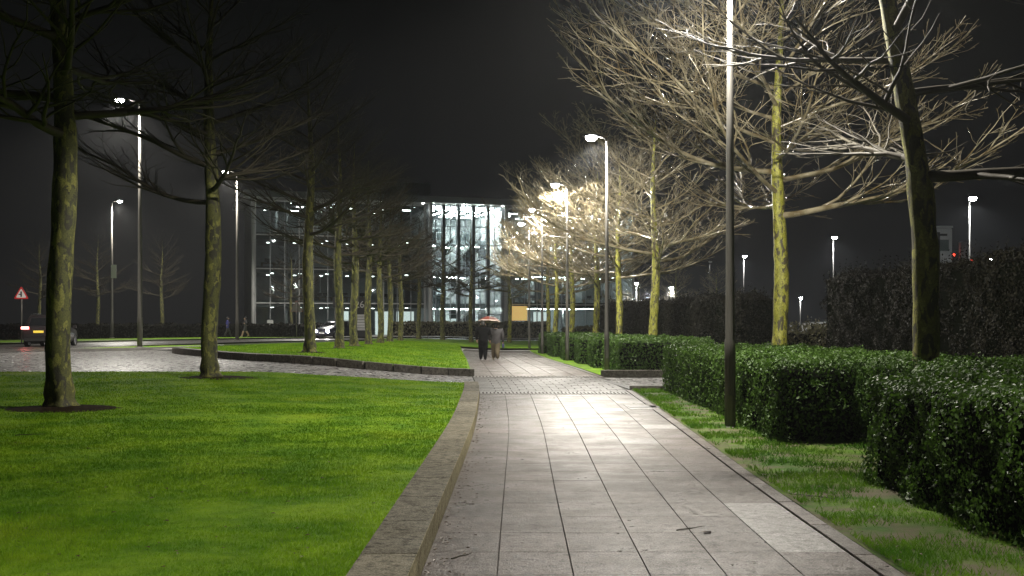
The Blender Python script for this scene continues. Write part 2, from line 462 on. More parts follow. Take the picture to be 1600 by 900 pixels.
# slabs past the crossing, too shallow in view to tell apart
def slab_field(name, y0, y1, dy, nc, m, zoff=0.0, gx_=.009, gy_=.005, stagger=False):
    V = []; Fq = []; y = y0; r = 0
    while y < y1 - .01:
        yb = min(y1, y + dy)
        for c in range(nc):
            def cx_(yy, k):
                a = XL(yy) + .004; b = XR(yy) - EDGE - .006
                return a + (b - a) * min(nc, max(0, k + (.5 if stagger and r % 2 and 0 < k < nc else 0))) / nc
            q = [(cx_(y, c) + gx_, y + gy_), (cx_(y, c + 1) - gx_, y + gy_), (cx_(yb, c + 1) - gx_, yb - gy_), (cx_(yb, c) + gx_, yb - gy_)]
            n = len(V); z = zoff + random.uniform(-.002, .002)
            V += [(p[0], p[1], T(*p) - .03) for p in q] + [(p[0], p[1], T(*p) + z) for p in q]
            Fq += [(n + 4, n + 5, n + 6, n + 7)] + [(n + i, n + (i + 1) % 4, n + (i + 1) % 4 + 4, n + i + 4) for i in range(4)]
        y = yb; r += 1
    return mesh(name, V, Fq, m, path, kind='stuff')
slab_field('far_slabs', 36.6, 66, .75, 6, M['slab'])
slab_field('crossing_slabs', 27.75, 35.6, .62, 9, M['crossing'], stagger=True)
slab_field('sett_band', 26.98, 27.72, .37, 40, M['slab_pale'], .006, .016, .02)
slab_field('sett_band', 35.65, 36.55, .45, 36, M['slab_pale'], .006, .02, .03)
y = 4.4
while y < 66:
    y1 = y + 1.2
    if not (28.2 < y < 35.2):
        stone('edging_stone', [(XR(y) - EDGE, y + .004), (XR(y), y + .004), (XR(y1), y1 - .004), (XR(y1) - EDGE, y1 - .004)], -.08, .012 + T(XR(y), y), M['slab_pale'] if y > 37 else M['slab'], path)
    y = y1
# recessed cover and slot drain beside the crossing
cov = empty('drain_cover', (2.62, 22.6, 0), label='dark rectangular drain cover set into the slabs before the crossing', cat='drain cover')
MB().box(-.34, .34, -.7, .7, .002, .008).build('frame', M['slab_pale'], cov)
MB().box(-.30, .30, -.22, .30, .008, .012).build('cover_plate', M['dark_metal'], cov)
sl = empty('slot_drain', (2.95, 31.2, 0), R(4), label='dark slot drain between crossing slabs and side cobbles', cat='drain')
for i in range(9): MB().box(-.11, .11, -2.2 + i * .5, -2.2 + i * .5 + .46, -.01, .006).build('grate', M['dark_metal'], sl)

# cobbled side lane on the right between the hedges
strip('side_lane', lambda t: (XR(29.2 + 6.4 * t) - .02, 29.2 + 6.4 * t), lambda t: (13, 28.6 + 7 * t), 12, 12, lambda x, y: -.008, M['cobble'], kind='structure')
for nm, ya, xa, xb, zt, lab in (('side_kerb', 36.3, 2.85, 5.4, .20, 'far'), ('side_kerb', 28.75, 3.0, 5.4, .10, 'near')):
    k = empty(nm, (0, 0, 0), kind='structure')
    x = xa
    while x < xb:
        stone('kerb_stone', [(x, ya), (x + .84, ya), (x + .84, ya + .3), (x, ya + .3)], -.09, zt, M['kerb_dark'], k)
        x += .85
# verges right of the path
def verge_z(x, y): return T(x, y) + .012 + .018 * S((x - XR(y) - .05) / .5) + .015 * mnoise.noise((x * 1.5, y * 1.5, 1))
strip('right_verge', lambda t: (XR(1 + 27.7 * t) + .006, 1 + 27.7 * t), lambda t: (14, 1 + 27.7 * t), 90, 70, verge_z, M['verge'], kind='structure')
strip('right_verge_beyond', lambda t: (XR(36.65 + 33 * t) + .006, 36.65 + 33 * t), lambda t: (13, 36.65 + 33 * t), 50, 20, lambda x, y: verge_z(x, y) + .02, M['lawn'], kind='structure')
# cross walk, back lawn and far footway in front of the building road
strip('cross_walk', lambda t: (-3.2 + 6 * t, 50.0), lambda t: (-3.6 + 20 * t, 71.5), 20, 12, lambda x, y: T(x, y) - .026, M['pavement'], kind='structure')
strip('back_lawn', lambda t: (-8 + 48 * t, 72.0), lambda t: (-12 + 56 * t, 92 + 6 * min(1, t * 3)), 24, 12, lambda x, y: T(x, y) + .08, M['lawn'], kind='structure')
strip('forecourt', offset_curve(road_cl[56:], 4.7), offset_curve(road_cl[56:], 24), 40, 8, lambda x, y: T(x, y) + .12, M['pavement'], kind='structure')

# ---- grass blades (one mass each)
rng = np.random.default_rng(3)
def blades(name, X, Y, Z, h, wd, m, lean=.6):
    n = len(X)
    a = rng.uniform(0, 2 * np.pi, n); b = rng.uniform(0, 2 * np.pi, n)
    hh = h * rng.uniform(.5, 1.3, n); ww = wd * rng.uniform(.6, 1.4, n)
    dx, dy = np.cos(a) * ww / 2, np.sin(a) * ww / 2
    lx, ly = np.cos(b) * hh * lean * rng.uniform(.2, 1.4, n), np.sin(b) * hh * lean * rng.uniform(.2, 1.4, n)
    P = np.empty((n, 3, 3), np.float32)
    P[:, 0] = np.stack([X - dx, Y - dy, Z - .004], 1); P[:, 1] = np.stack([X + dx, Y + dy, Z - .004], 1)
    P[:, 2] = np.stack([X + lx, Y + ly, Z + hh], 1)
    return np_mesh(name, P.reshape(-1, 3), np.arange(3 * n).reshape(-1, 3), m, kind='stuff')
XLv = np.vectorize(XL); XRv = np.vectorize(XR)
n = 270000
Y = 5.0 * (29.3 / 5.0) ** rng.uniform(0, 1, n)
xr = np.interp(Y, np.linspace(1, 70, 300), [XL(v) for v in np.linspace(1, 70, 300)]) - KW
xl = -.53 * Y - 1.6
X = xl + (xr - xl) * rng.uniform(0, 1, n)
k = (np.hypot((X + 7.6) / .9, (Y - 19.2) / .65) > 1) | (rng.uniform(0, 1, n) < .15)
X, Y = X[k], Y[k]
tag(blades('lawn_grass', X, Y, npT(X, Y) + .157, .020 * (Y / 12) ** .2, .0055 * (Y / 6) ** .9, M['blade']), 'short wet green grass of the near left lawn', 'grass')
n = 60000
Y = 5.5 * (28.5 / 5.5) ** rng.uniform(0, 1, n)
xr = np.interp(Y, np.linspace(1, 70, 300), [XR(v) for v in np.linspace(1, 70, 300)]) + .03
X = xr + rng.uniform(0, 1, n) ** 1.2 * 2.2
keep = np.array([mnoise.noise((a * 1.3, b * 1.3, 5)) + .35 * mnoise.noise((a * 5, b * 5, 2)) for a, b in zip(X, Y)]) + rng.normal(0, .16, n) < .04
X, Y = X[keep], Y[keep]
tag(blades('verge_grass', X, Y, np.full(len(X), .03), .045, .007 * (Y / 6) ** .8, M['verge_blade'], .9), 'thin patchy grass between path and near hedges', 'grass')
n = 50000
Y = rng.uniform(36.5, 72, n); X = rng.uniform(-14, -1.4, n)
from_front = np.interp(-X, [-p[0] for p in L2f], [p[1] for p in L2f]); right = np.interp(Y, [36, 50, 62, 72], [-1.4, -2.05, -2.8, -3.3])
left = np.interp(Y, [36, 51, 61, 70, 74], [-14, -14.4, -12.3, -8.8, -5.7])
k = (Y > from_front + .1) & (X < right) & (X > left)
X, Y = X[k], Y[k]
tag(blades('lawn_grass_beyond', X, Y, npT(X, Y) + .16, .05, .03, M['blade']), 'green grass of the lawn beyond the cobbled drive', 'grass')

# soil rings under the nearest lawn trees
def soil_ring(cx, cy_, rx, ry, zf):
    V = [(cx, cy_, zf(cx, cy_) + .04)]; n = 56
    for q in (.55, 1.0):
        for i in range(n):
            a = 2 * math.pi * i / n; r = q * (1 + .18 * mnoise.noise((math.cos(a) * 2, math.sin(a) * 2, cx)) + .08 * mnoise.noise((math.cos(a) * 9, math.sin(a) * 9, cx)))
            px, py = cx + rx * r * math.cos(a), cy_ + ry * r * math.sin(a); V.append((px, py, zf(px, py) + (.028 if q < 1 else -.002)))
    Fq = [(0, 1 + i, 1 + (i + 1) % n) for i in range(n)] + [(1 + i, 1 + n + i, 1 + n + (i + 1) % n, 1 + (i + 1) % n) for i in range(n)]
    return mesh('soil_ring', V, Fq, M['soil'], None, True, kind='structure')
soil_ring(-7.6, 19.2, 1.0, .75, lawn1_z)
soil_ring(-7.0, 27.2, 1.0, .7, lawn1_z)
for x, y in ((-7.3, 41), (-7.3, 48), (-7.3, 52.7)): soil_ring(x, y, .7, .6, lawn2_z)

# ------------------------------------------------------------------ lamp posts
def lamp_post(X, Y, H, arm, power, label, group, r0=.085, cone=150, blend=.5, lens='led', tint=(1, .945, .84), z=None, both=False, emit_light=True, tilt=(0, 0)):
    z = T(X, Y) - .02 if z is None else z
    t = empty('lamp_post', (X, Y, z), label=label, cat='lamp post', group=group)
    MB().tube([(0, 0, 0), (0, 0, 1.4), (0, 0, 1.45), (0, 0, H * .55), (0, 0, H - .15)], [r0, r0, r0 * .86, r0 * .7, r0 * .45], 12).build('pole', M['steel'], t, True)
    MB().lathe([(r0 * 1.8, 0), (r0 * 1.8, .035), (r0 * 1.05, .06)], 12).build('base_collar', M['steel'], t)
    MB().box(-.045, .045, -r0 - .006, -r0 * .8, .55, 1.15).build('access_door', M['steel'], t)
    sides = (1, -1) if both else (1,)
    for sg in sides:
        ax, ay = arm[0] * sg, arm[1] * sg
        L = math.hypot(ax, ay); ang = math.atan2(ay, ax)
        MB().tube([(0, 0, H - .2), (ax * .15, ay * .15, H - .04), (ax * .6, ay * .6, H + .03)], [r0 * .42, r0 * .36, r0 * .3], 8).build('arm', M['steel'], t, True)
        hd = MB()
        for (u, hw, zt, zb) in ((-.28, .05, .06, .01), (-.2, .10, .085, 0), (.1, .14, .085, -.01), (.26, .10, .06, -.005), (.3, .05, .03, 0)):
            n = len(hd.V)
            for px, pz in ((-hw, zb), (hw, zb), (hw * .9, zt * .7), (hw * .5, zt), (-hw * .5, zt), (-hw * .9, zt * .7)):
                hd.V.append(Vector((u, px, pz)))
            if n: hd.F += [(n - 6 + i, n - 6 + (i + 1) % 6, n + (i + 1) % 6, n + i) for i in range(6)]
        hd.F += [tuple(range(5, -1, -1)), tuple(range(len(hd.V) - 6, len(hd.V)))]
        h = hd.build('lamp_head', M['dark_metal'], t, True)
        h.location = (ax, ay, H + .02); h.rotation_euler = (0, 0, ang)
        ln = MB().lathe([(.04, -.15), (.12, -.13), (.18, -.07), (.19, .005)], 14).build('lens', M[lens], h, True)
        ln.location = (.03, 0, -.005)
        if emit_light:
            l = bpy.data.lights.new('lamp_light', 'SPOT'); l.energy = power; l.color = tint
            l.spot_size = R(cone); l.spot_blend = blend; l.shadow_soft_size = .09
            lo = bpy.data.objects.new('lamp_light', l); col.objects.link(lo)
            lo.parent = t; lo.location = (ax, ay, H - .28); lo.rotation_euler = (tilt[0], -tilt[1], 0)
    return t
PW = 5600
right = 'lamp posts along the right of the path'
for X, Y, lab in ((3.43, 17.9, 'tallest grey lamp post, standing before the near clipped hedge'),
                  (3.20, 38.4, 'lamp post with bright head just past the cobbled crossing'),
                  (2.49, 51.4, 'lamp post third along the path, between low hedge and path bend'),
                  (1.66, 62.6, 'fourth lamp post along the right of the path'),
                  (1.10, 72.4, 'fifth and thinnest lamp post of the path row, at the path end'),
                  (3.40, -3.0, 'lamp post of the path row standing behind the viewer')):
    lamp_post(X, Y, 8.0, (-.5, -.05), PW * (.35 if Y > 60 else .65 if Y > 50 else 1.05) if Y > 0 else PW * .85, lab, right, cone=179 if Y > 0 else 130, blend=.15, tilt=(R(11), R(15)) if Y > 0 else (0, 0))
road_l = 'tall lamp posts along the road'
for X, Y, arm, lab in ((-17.2, 52.6, (-.8, -.3), 'tall road lamp post on the turf island by the drive'),
                       (-18.6, 77.0, (-.7, -.3), 'tall road lamp post behind the second lawn tree'),
                       (-33.4, 95.0, (.7, -.2), 'far road lamp post with small plate on its pole'),
                       (-19.6, 108.0, (.6, -.3), 'road lamp post before the left end of the glass building')):
    lp = lamp_post(X, Y, 11.4, arm, 9500 if Y < 60 else 6500, lab, road_l, r0=.12, cone=160, z=T(X, Y) + .1)
    if Y == 95.0:
        MB().box(-.02, .42, -.16, -.13, 5.0, 6.1).build('plate', M['steel_white'], lp)
park = 'lamp posts in the car park'
for X, Y, H, lab in ((23.0, 57.2, 8.0, 'brightest car park lamp, above the tall dark hedge'),
                     (24.0, 85.0, 8.0, 'car park lamp showing between two trees on the right'),
                     (22.2, 109.0, 8.0, 'small car park lamp near the grey path pole'),
                     (20.5, 118.0, 8.0, 'dim distant car park lamp left of the small bright one')):
    lamp_post(X, Y, H, (0, -.35), 2200 if Y < 115 else 60, lab, park, r0=.055, cone=165, lens='led_far' if Y < 115 else 'steel_white', tint=(.93, .97, 1))
far_l = 'distant small lamps'
for X, Y, H, lab in ((37.5, 148.0, 5.0, 'tiny distant lamp over the hedge gap'), (14.8, 106.0, 4.9, 'tiny distant lamp among the lit trees, nearer the grey trunk'),
                     (11.6, 106.0, 5.3, 'tiny distant lamp among the lit trees, farther left'), (46.6, 111.0, 7.9, 'white distant lamp just over the tall hedge top')):
    lamp_post(X, Y, H, (0, -.3), 1500, lab, far_l, cone=165, lens='led_far', tint=(.95, .97, 1))

# ------------------------------------------------------------------ bare trees
def make_tree(seed, H, r0, clear, spread, nl, dens=1.0, detail=3, lean=(0, 0), up=.05, bias=None, tw=1.0):
    rnd = random.Random(seed)
    tk = MB(); br = MB()
    P = []; Rr = []; x = y = 0.0; n = 46
    wob = [rnd.uniform(-1, 1) for _ in range(8)]
    for i in range(n + 1):
        t = i / n; z = H * t
        x = lean[0] * t * t * H + .06 * math.sin(z * .9 + wob[0] * 3) * min(1, z) ; y = lean[1] * t * t * H + .06 * math.sin(z * .8 + wob[1] * 3) * min(1, z)
        rr = r0 * (1 - .18 * t) if z < clear else r0 * .85 * max(.06, 1 - ((z - clear) / (H - clear))) ** .8
        if z < .5: rr *= 1 + .55 * (1 - z / .5) ** 2
        P.append(Vector((x, y, z))); Rr.append(rr * rnd.uniform(.95, 1.06))
    zs = [p.z for p in P]
    P.insert(1, P[0].lerp(P[1], .28)); Rr.insert(1, r0 * 1.25); P.insert(2, P[0].lerp(P[2], .6)); Rr.insert(2, r0 * 1.08)
    tk.tube(P, Rr, 20)
    # uneven trunk surface and root flare
    for v in tk.V:
        a = math.atan2(v.y, v.x); c = Vector((lean[0] * (v.z / H) ** 2 * H, lean[1] * (v.z / H) ** 2 * H, v.z))
        d = v - c
        f = 1 + .10 * mnoise.noise((d.x * 4, d.y * 4, v.z * 1.1 + seed)) + .07 * mnoise.noise((d.x * 11, d.y * 11, v.z * 3.2 + seed)) + (.16 * max(0, 1 - v.z / .45) * math.sin(a * 5 + seed))
        v.x = c.x + d.x * f; v.y = c.y + d.y * f
    def at_h(z):
        for a, b in zip(P, P[1:]):
            if b.z >= z: return a.lerp(b, (z - a.z) / max(1e-5, b.z - a.z))
        return P[-1]
    def rad_h(z):
        for i in range(len(P) - 1):
            if P[i + 1].z >= z: return Rr[i]
        return Rr[-1]
    UP = Vector((0, 0, 1))
    def grow(p, d, L, r, lev):
        step = (.42, .26, .17, .13)[lev]
        ns = max(2, int(L / step)); sl = L / ns
        pts = [p.copy()]; rs = [r]; jit = (.085, .12, .17, .2)[lev]
        dirs = []
        for i in range(ns):
            d = (d + Vector((rnd.gauss(0, jit), rnd.gauss(0, jit), rnd.gauss(0, jit * .7))) + UP * (up * (1 + 1.3 * i / ns))).normalized()
            p = p + d * sl; pts.append(p.copy()); dirs.append(d.copy())
            rs.append(max(.0038 * tw, r * (1 - .82 * (i + 1) / ns)))
        br.tube(pts, rs, (7, 5, 3, 3)[lev], cap=False)
        if lev >= detail: return
        gap = (.30, .25, .24)[lev] / dens
        s = L * (.16 if lev == 0 else .12); side = rnd.choice((-1, 1))
        while s < L * .98:
            i = min(ns - 1, int(s / sl)); u = s / sl - i
            q = pts[i].lerp(pts[i + 1], min(1, u)); dd = dirs[i]
            side = -side
            lat = dd.cross(UP)
            if lat.length < .1: lat = Vector((1, 0, 0))
            lat = (lat.normalized() * side + UP * rnd.uniform(-.45, .6)).normalized()
            a = R(rnd.uniform(20, 44) if lev == 0 else rnd.uniform(22, 56)); nd = (dd * math.cos(a) + lat * math.sin(a)).normalized()
            rem = L - s
            cl = (rem * rnd.uniform(.42, .75) + .5, rem * rnd.uniform(.4, .75) + .22, rem * .5 + .14)[lev] * rnd.uniform(.75, 1.2)
            cr_ = rs[i] * rnd.uniform(.5, .7) if lev < 2 else .0045 * tw
            grow(q, nd, cl, max(.0045 * tw, cr_), lev + 1)
            s += gap * rnd.uniform(.7, 1.35)
    az = rnd.uniform(0, 6.28)
    for i in range(nl):
        f = (i + rnd.uniform(-.3, .3)) / nl; f = max(0, min(.97, f))
        z = clear + (H - clear) * f * .93; az += 2.4 + rnd.uniform(-.4, .4)
        el = R(-1 + 44 * f + rnd.uniform(-6, 9))
        L = spread * (1 - .55 * f) * rnd.uniform(.75, 1.12)
        if bias:
            L *= 1 + bias[2] * max(0, math.cos(az - math.atan2(bias[1], bias[0])))
        d = Vector((math.cos(az) * math.cos(el), math.sin(az) * math.cos(el), math.sin(el)))
        grow(at_h(z), d, L, rad_h(z) * rnd.uniform(.38, .55), 0)
    def me_of(nm, b):
        me = bpy.data.meshes.new(nm); me.from_pydata([tuple(v) for v in b.V], [], b.F); me.update()
        me.polygons.foreach_set('use_smooth', [True] * len(me.polygons)); return me
    return me_of('trunk', tk), me_of('crown', br)
def place_tree(name, meshes, X, Y, z, rz, s, label, group, mats, cat='tree'):
    t = empty(name, (X, Y, z), rz, label=label, cat=cat, group=group); t.scale = (s, s, s)
    for nm, me, m in zip(('trunk', 'crown'), meshes, mats):
        o = bpy.data.objects.new(nm, me); col.objects.link(o); o.parent = t
        if not me.materials: me.materials.append(m)
    return t
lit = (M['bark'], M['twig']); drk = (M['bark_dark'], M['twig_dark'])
TA = make_tree(7, 11.0, .18, 4.3, 6.3, 24, .74, 3, bias=(-1, -.15, .45), tw=1.75, up=.034)
TB = make_tree(21, 10.8, .19, 4.0, 5.3, 20, .72, 3, bias=(-1, 0, .4), tw=1.9, up=.036)
TC = make_tree(36, 11, .165, 3.5, 4.4, 18, .95, 2, lean=(-.12, .03), up=.02)
TD = make_tree(55, 11, .195, 4.4, 4.6, 20, 1.0, 2, up=.03)
TE = make_tree(78, 10.5, .20, 4.2, 4.4, 20, 1.0, 2, up=.03)
TDl = tuple(m.copy() for m in TD)
rg = 'bare trees behind the right hedges'
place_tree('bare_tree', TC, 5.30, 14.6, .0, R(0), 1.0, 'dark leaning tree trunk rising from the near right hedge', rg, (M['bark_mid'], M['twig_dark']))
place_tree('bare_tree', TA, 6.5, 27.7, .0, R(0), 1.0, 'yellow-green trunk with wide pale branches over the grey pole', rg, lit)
for X, Y, me, rz, s, lab in ((6.0, 48.0, TB, 0, 1.0, 'bare tree with mossy trunk just past the side lane'),
                             (5.2, 55.5, TA, 20, .92, 'bare tree second past the side lane, behind low hedge'),
                             (4.6, 62.0, TB, -15, .92, 'bare tree third past the side lane, behind low hedge'),
                             (3.6, 68.5, TA, -10, .9, 'bare tree fourth past the side lane'),
                             (2.9, 75.0, TB, 30, .88, 'bare tree fifth past the side lane, by the path end'),
                             (2.6, 82.0, TA, 50, .85, 'last bare tree of the right row, before the yellow panel'),
                             (-.2, 88.0, TDl, 70, .8, 'small bare tree standing just right of the umbrella'),):
    place_tree('bare_tree', me, X, Y, T(X, Y), R(rz), s, lab, rg, lit)
lg = 'bare trees in a row on the left lawns'
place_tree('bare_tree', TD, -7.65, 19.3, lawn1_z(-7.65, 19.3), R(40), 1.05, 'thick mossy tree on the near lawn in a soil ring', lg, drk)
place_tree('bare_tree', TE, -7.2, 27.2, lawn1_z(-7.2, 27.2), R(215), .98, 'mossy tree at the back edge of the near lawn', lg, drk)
for i, (X, Y, me, rz, s, lab) in enumerate(((-7.3, 41.0, TE, 10, 1.0, 'first tree on the lawn beyond the cobbled drive'),
                             (-7.3, 48.0, TD, 200, .9, 'second tree on the lawn beyond the drive, before the parked glow of headlights'),
                             (-7.3, 52.7, TE, 250, .9, 'third tree on the lawn beyond the drive, left of the number board'),
                             (-7.3, 58.0, TD, 300, .85, 'fourth tree on the lawn beyond the drive, right of the number board'),
                             (-7.3, 63.0, TE, 80, .85, 'fifth tree on the lawn beyond the drive'),
                             (-7.3, 68.0, TD, 100, .82, 'sixth tree on the lawn beyond the drive'),
                             (-7.3, 74.5, TE, 160, .82, 'seventh tree, at the back end of the lawn beyond the drive'),
                             (-7.2, 88.0, TD, 20, .85, 'tree left of the tall white building column'),
                             (-5.4, 88.5, TE, 310, .85, 'low-branched tree before the tall glass bay'),
                             (-3.1, 86.0, TD, 260, .8, 'slim tree beside the couple, before the glass bay'))):
    place_tree('bare_tree', me, X, Y, (lawn2_z(X, Y) if Y < 72 else T(X, Y) + .05), R(rz), s, lab, lg, drk)
bgt = 'dim trees beyond the road'
for X, Y, me, rz, s, lab in ((-41.5, 100, TE, 0, .8, 'dim tree beyond the road above the car roof'), (-37.5, 103, TD, 60, .85, 'dim tree beyond the road left of the plated lamp post'),
                             (-32, 104, TE, 130, .85, 'dim tree beyond the road right of the island lamp post'), (-22.5, 116, TD, 200, .8, 'dim tree before the left end of the glass building')):
    place_tree('background_tree', me, X, Y, T(X, Y), R(rz), s, lab, bgt, drk)
for X, Y, rz, s, lab in ((11.5, 103, 0, .62, 'small lit tree in the car park, left of the tall hedge'), (15.0, 104, 70, .6, 'small lit tree in the car park, middle of three'), (18.5, 103, 150, .58, 'small lit tree in the car park by the grey path pole')):
    place_tree('car_park_tree', TB, X, Y, 0.2, R(rz), s, lab, 'small lit trees in the car park', lit)

# ------------------------------------------------------------------ hedges
def scatter_leaves(boxes, dens, size, rnd_r=.16, seed=1, lump=.06, skip_bottom=True):
    g = np.random.default_rng(seed); out = []; nor = []
    for bi, (x0, x1, y0, y1, z0, z1) in enumerate(boxes):
        faces = [('x', x0, -1), ('x', x1, 1), ('y', y0, -1), ('y', y1, 1), ('z', z1, 1)]
        for ax, c, sg in faces:
            if ax == 'x': A = (y1 - y0) * (z1 - z0)
            elif ax == 'y': A = (x1 - x0) * (z1 - z0)
            else: A = (x1 - x0) * (y1 - y0)
            n = int(A * dens)
            if n < 1: continue
            p = np.stack([g.uniform(x0, x1, n), g.uniform(y0, y1, n), g.uniform(z0, z1, n)], 1)
            p['xyz'.index(ax) if False else 'xyz'.index(ax)] if False else None
            p[:, 'xyz'.index(ax)] = c
            lo = np.array([x0 + rnd_r, y0 + rnd_r, z0]); hi = np.array([x1 - rnd_r, y1 - rnd_r, z1 - rnd_r])
            q = np.clip(p, lo, hi); d = p - q; l = np.linalg.norm(d, axis=1, keepdims=True) + 1e-6
            nrm = d / l; p = q + nrm * rnd_r
            ins = np.zeros(n, bool)
            for bj, (a0, a1, b0, b1, c0, c1) in enumerate(boxes):
                if bj != bi: ins |= (p[:, 0] > a0 + .04) & (p[:, 0] < a1 - .04) & (p[:, 1] > b0 + .04) & (p[:, 1] < b1 - .04) & (p[:, 2] < c1 - .05)
            out.append(p[~ins]); nor.append(nrm[~ins])
    P = np.concatenate(out); Nn = np.concatenate(nor)
    ph = .8 * np.sin(P[:, 0] * 1.9 + seed) * np.sin(P[:, 1] * 1.5 + .7) + np.sin(P[:, 0] * 5.1 + seed) * np.sin(P[:, 1] * 4.3 + 1.7) * np.sin(P[:, 2] * 6.1 + .6) + .6 * np.sin(P[:, 0] * 11 + 2) * np.sin(P[:, 1] * 13) * np.sin(P[:, 2] * 9)
    P = P + Nn * (lump * ph + g.normal(0, .022 + .25 * max(0, lump - .06), len(P)) - .02 )[:, None]
    n = len(P)
    U = g.normal(0, 1, (n, 3)); U -= Nn * (U * Nn).sum(1, keepdims=True) * .55
    U /= np.linalg.norm(U, axis=1, keepdims=True)
    Wd = np.cross(Nn + g.normal(0, .75, (n, 3)), U); Wd /= np.linalg.norm(Wd, axis=1, keepdims=True) + 1e-6
    s = size * g.uniform(.6, 1.4, n)[:, None]
    Q = np.empty((n, 4, 3), np.float32)
    Q[:, 0] = P - U * s * .5; Q[:, 1] = P + Wd * s * .30; Q[:, 2] = P + U * s * .5; Q[:, 3] = P - Wd * s * .30
    return Q
def hedge(name, boxes, dens, size, label, group=None, leafm='leaf', seed=1, lump=.07, rot=None, inset=.12, sprigs=0):
    x0, y0 = boxes[0][0], boxes[0][2]
    t = empty(name, (0, 0, 0), label=label, cat='hedge', group=group)
    Q = scatter_leaves(boxes, dens, size, seed=seed, lump=lump)
    if sprigs:                                   # loose shoots standing out of the clipped top
        g = np.random.default_rng(seed + 50); L_ = []
        for b in boxes:
            for _ in range(int(sprigs * (b[1] - b[0]) * (b[3] - b[2]))):
                x, y, hh = g.uniform(b[0], b[1]), g.uniform(b[2], b[3]), g.uniform(.08, .45) * (1 if g.random() < .8 else 1.5)
                dx, dy = g.normal(0, .25, 2) * hh
                for k in range(5):
                    u = (k + 1) / 5; p0 = np.array([x + dx * u, y + dy * u, b[5] - .05 + hh * u]); o = g.normal(0, 1, 3); o = o / np.linalg.norm(o) * size * .7; q = np.cross(o, g.normal(0, 1, 3)); q = q / np.linalg.norm(q) * size * .3
                    L_.append([p0 - o, p0 + q, p0 + o, p0 - q])
        Q = np.concatenate([Q, np.array(L_, np.float32)])
    Q = Q.reshape(-1, 3)
    c = MB()
    for b in boxes: c.bevbox(b[0] + inset, b[1] - inset, b[2] + inset, b[3] - inset, b[4], b[5] - inset, .09)
    if rot:
        cx, cy_, a = rot; ca, sa = math.cos(a), math.sin(a)
        X = cx + (Q[:, 0] - cx) * ca - (Q[:, 1] - cy_) * sa; Yv = cy_ + (Q[:, 0] - cx) * sa + (Q[:, 1] - cy_) * ca
        Q = np.stack([X, Yv, Q[:, 2]], 1)
        for v in c.V:
            vx, vy = v.x - cx, v.y - cy_; v.x = cx + vx * ca - vy * sa; v.y = cy_ + vx * sa + vy * ca
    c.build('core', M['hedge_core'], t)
    np_mesh('foliage', Q, np.arange(len(Q)).reshape(-1, 4), M[leafm], t)
    return t
hg = 'clipped box hedges right of the path'
hedge('clipped_hedge', [(3.60, 5.2, 7.4, 11.7, 0, 1.09), (4.75, 7.2, 6.8, 15.7, 0, 1.16)], 2100, .040, 'nearest clipped box hedge with glossy leaves at the frame edge', hg, seed=2)
hedge('clipped_hedge', [(3.62, 5.2, 15.5, 18.6, 0, 1.12), (3.95, 5.2, 18.4, 20.2, 0, 1.07), (3.72, 5.4, 20.0, 27.9, 0, 1.14), (4.8, 7.2, 15.8, 27.8, 0, 1.10)], 1250, .048, 'clipped box hedge behind the tallest lamp post, before the side lane', hg, seed=3)
bx = [(3.45, 6.6, 36.9, 40.2, 0, 1.16)]
yy = 40.0
for i, (xw, yl) in enumerate(((3.35, 2.2), (3.05, 2.6), (3.1, 2.0), (2.75, 2.6), (2.85, 2.2), (2.35, 2.8), (2.45, 2.6), (2.0, 3.0), (1.95, 2.6), (1.55, 3.4))):
    bx.append((xw, xw + 3.2, yy, yy + yl + .1, 0, 1.12 + .05 * (i % 2))); yy += yl
hedge('clipped_hedge', bx, 420, .085, 'stepped clipped box hedge beyond the side lane along the path bend', hg, seed=4)
th = 'tall dark hedges screening the car park'
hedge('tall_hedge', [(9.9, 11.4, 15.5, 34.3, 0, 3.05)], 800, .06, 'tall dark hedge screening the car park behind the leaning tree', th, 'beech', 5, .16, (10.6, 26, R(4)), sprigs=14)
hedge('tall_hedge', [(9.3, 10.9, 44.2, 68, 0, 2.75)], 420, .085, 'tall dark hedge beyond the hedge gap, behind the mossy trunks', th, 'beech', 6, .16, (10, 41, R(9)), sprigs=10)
hedge('low_hedge', [(-75, -17, 102.5, 104, .3, 1.75)], 60, .22, 'long low dark hedge beyond the road on the left', 'low hedges before the building', 'beech', 7, .1)
hedge('low_hedge', [(-12, 3.6, 112, 113.6, .3, 1.95)], 110, .2, 'brownish low hedge at the foot of the tall glass bay', 'low hedges before the building', 'shrub', 8, .12)
hedge('low_hedge', [(12.0, 15.6, 50, 51.6, 0, 1.42)], 220, .12, 'pale scrubby bush in the gap between the tall hedges', 'low hedges before the building', 'shrub', 12, .16, sprigs=20)
hedge('low_hedge', [(3.9, 16, 88, 89.4, .1, 1.5)], 110, .18, 'low hedge beyond the path end at the right', 'low hedges before the building', 'shrub', 9, .12)

# ------------------------------------------------------------------ the glass building
M['panel'] = simple('white_panel', (.62, .64, .65), .5, c2=(.52, .54, .56), scale=.6)
M['mullion'] = simple('mullion_metal', (.33, .36, .38), .35, .5)
M['fin'] = simple('dark_fin', (.05, .065, .07), .35, .3)
M['slab_edge'] = simple('slab_edge', (.16, .18, .19), .5)
M['carpet'] = simple('office_floor', (.12, .13, .14), .6)
M['int_wall'] = simple('interior_wall', (.66, .69, .70), .6, c2=(.48, .52, .54), scale=.35)
M['yellow'] = emit('yellow_panel', (.75, .50, .16), .75)  # panel glows by itself in place of the light from inside
M['strip'] = emit('ceiling_strip', (.96, 1.0, .97), 50)
M['strip_dim'] = emit('ceiling_strip_dim', (.90, 1.0, .97), 45)
M['strip_low'] = emit('ceiling_strip_low', (.92, 1.0, .97), 18)
M['strip_bay'] = emit('ceiling_strip_bay', (.93, 1.0, .985), 190)
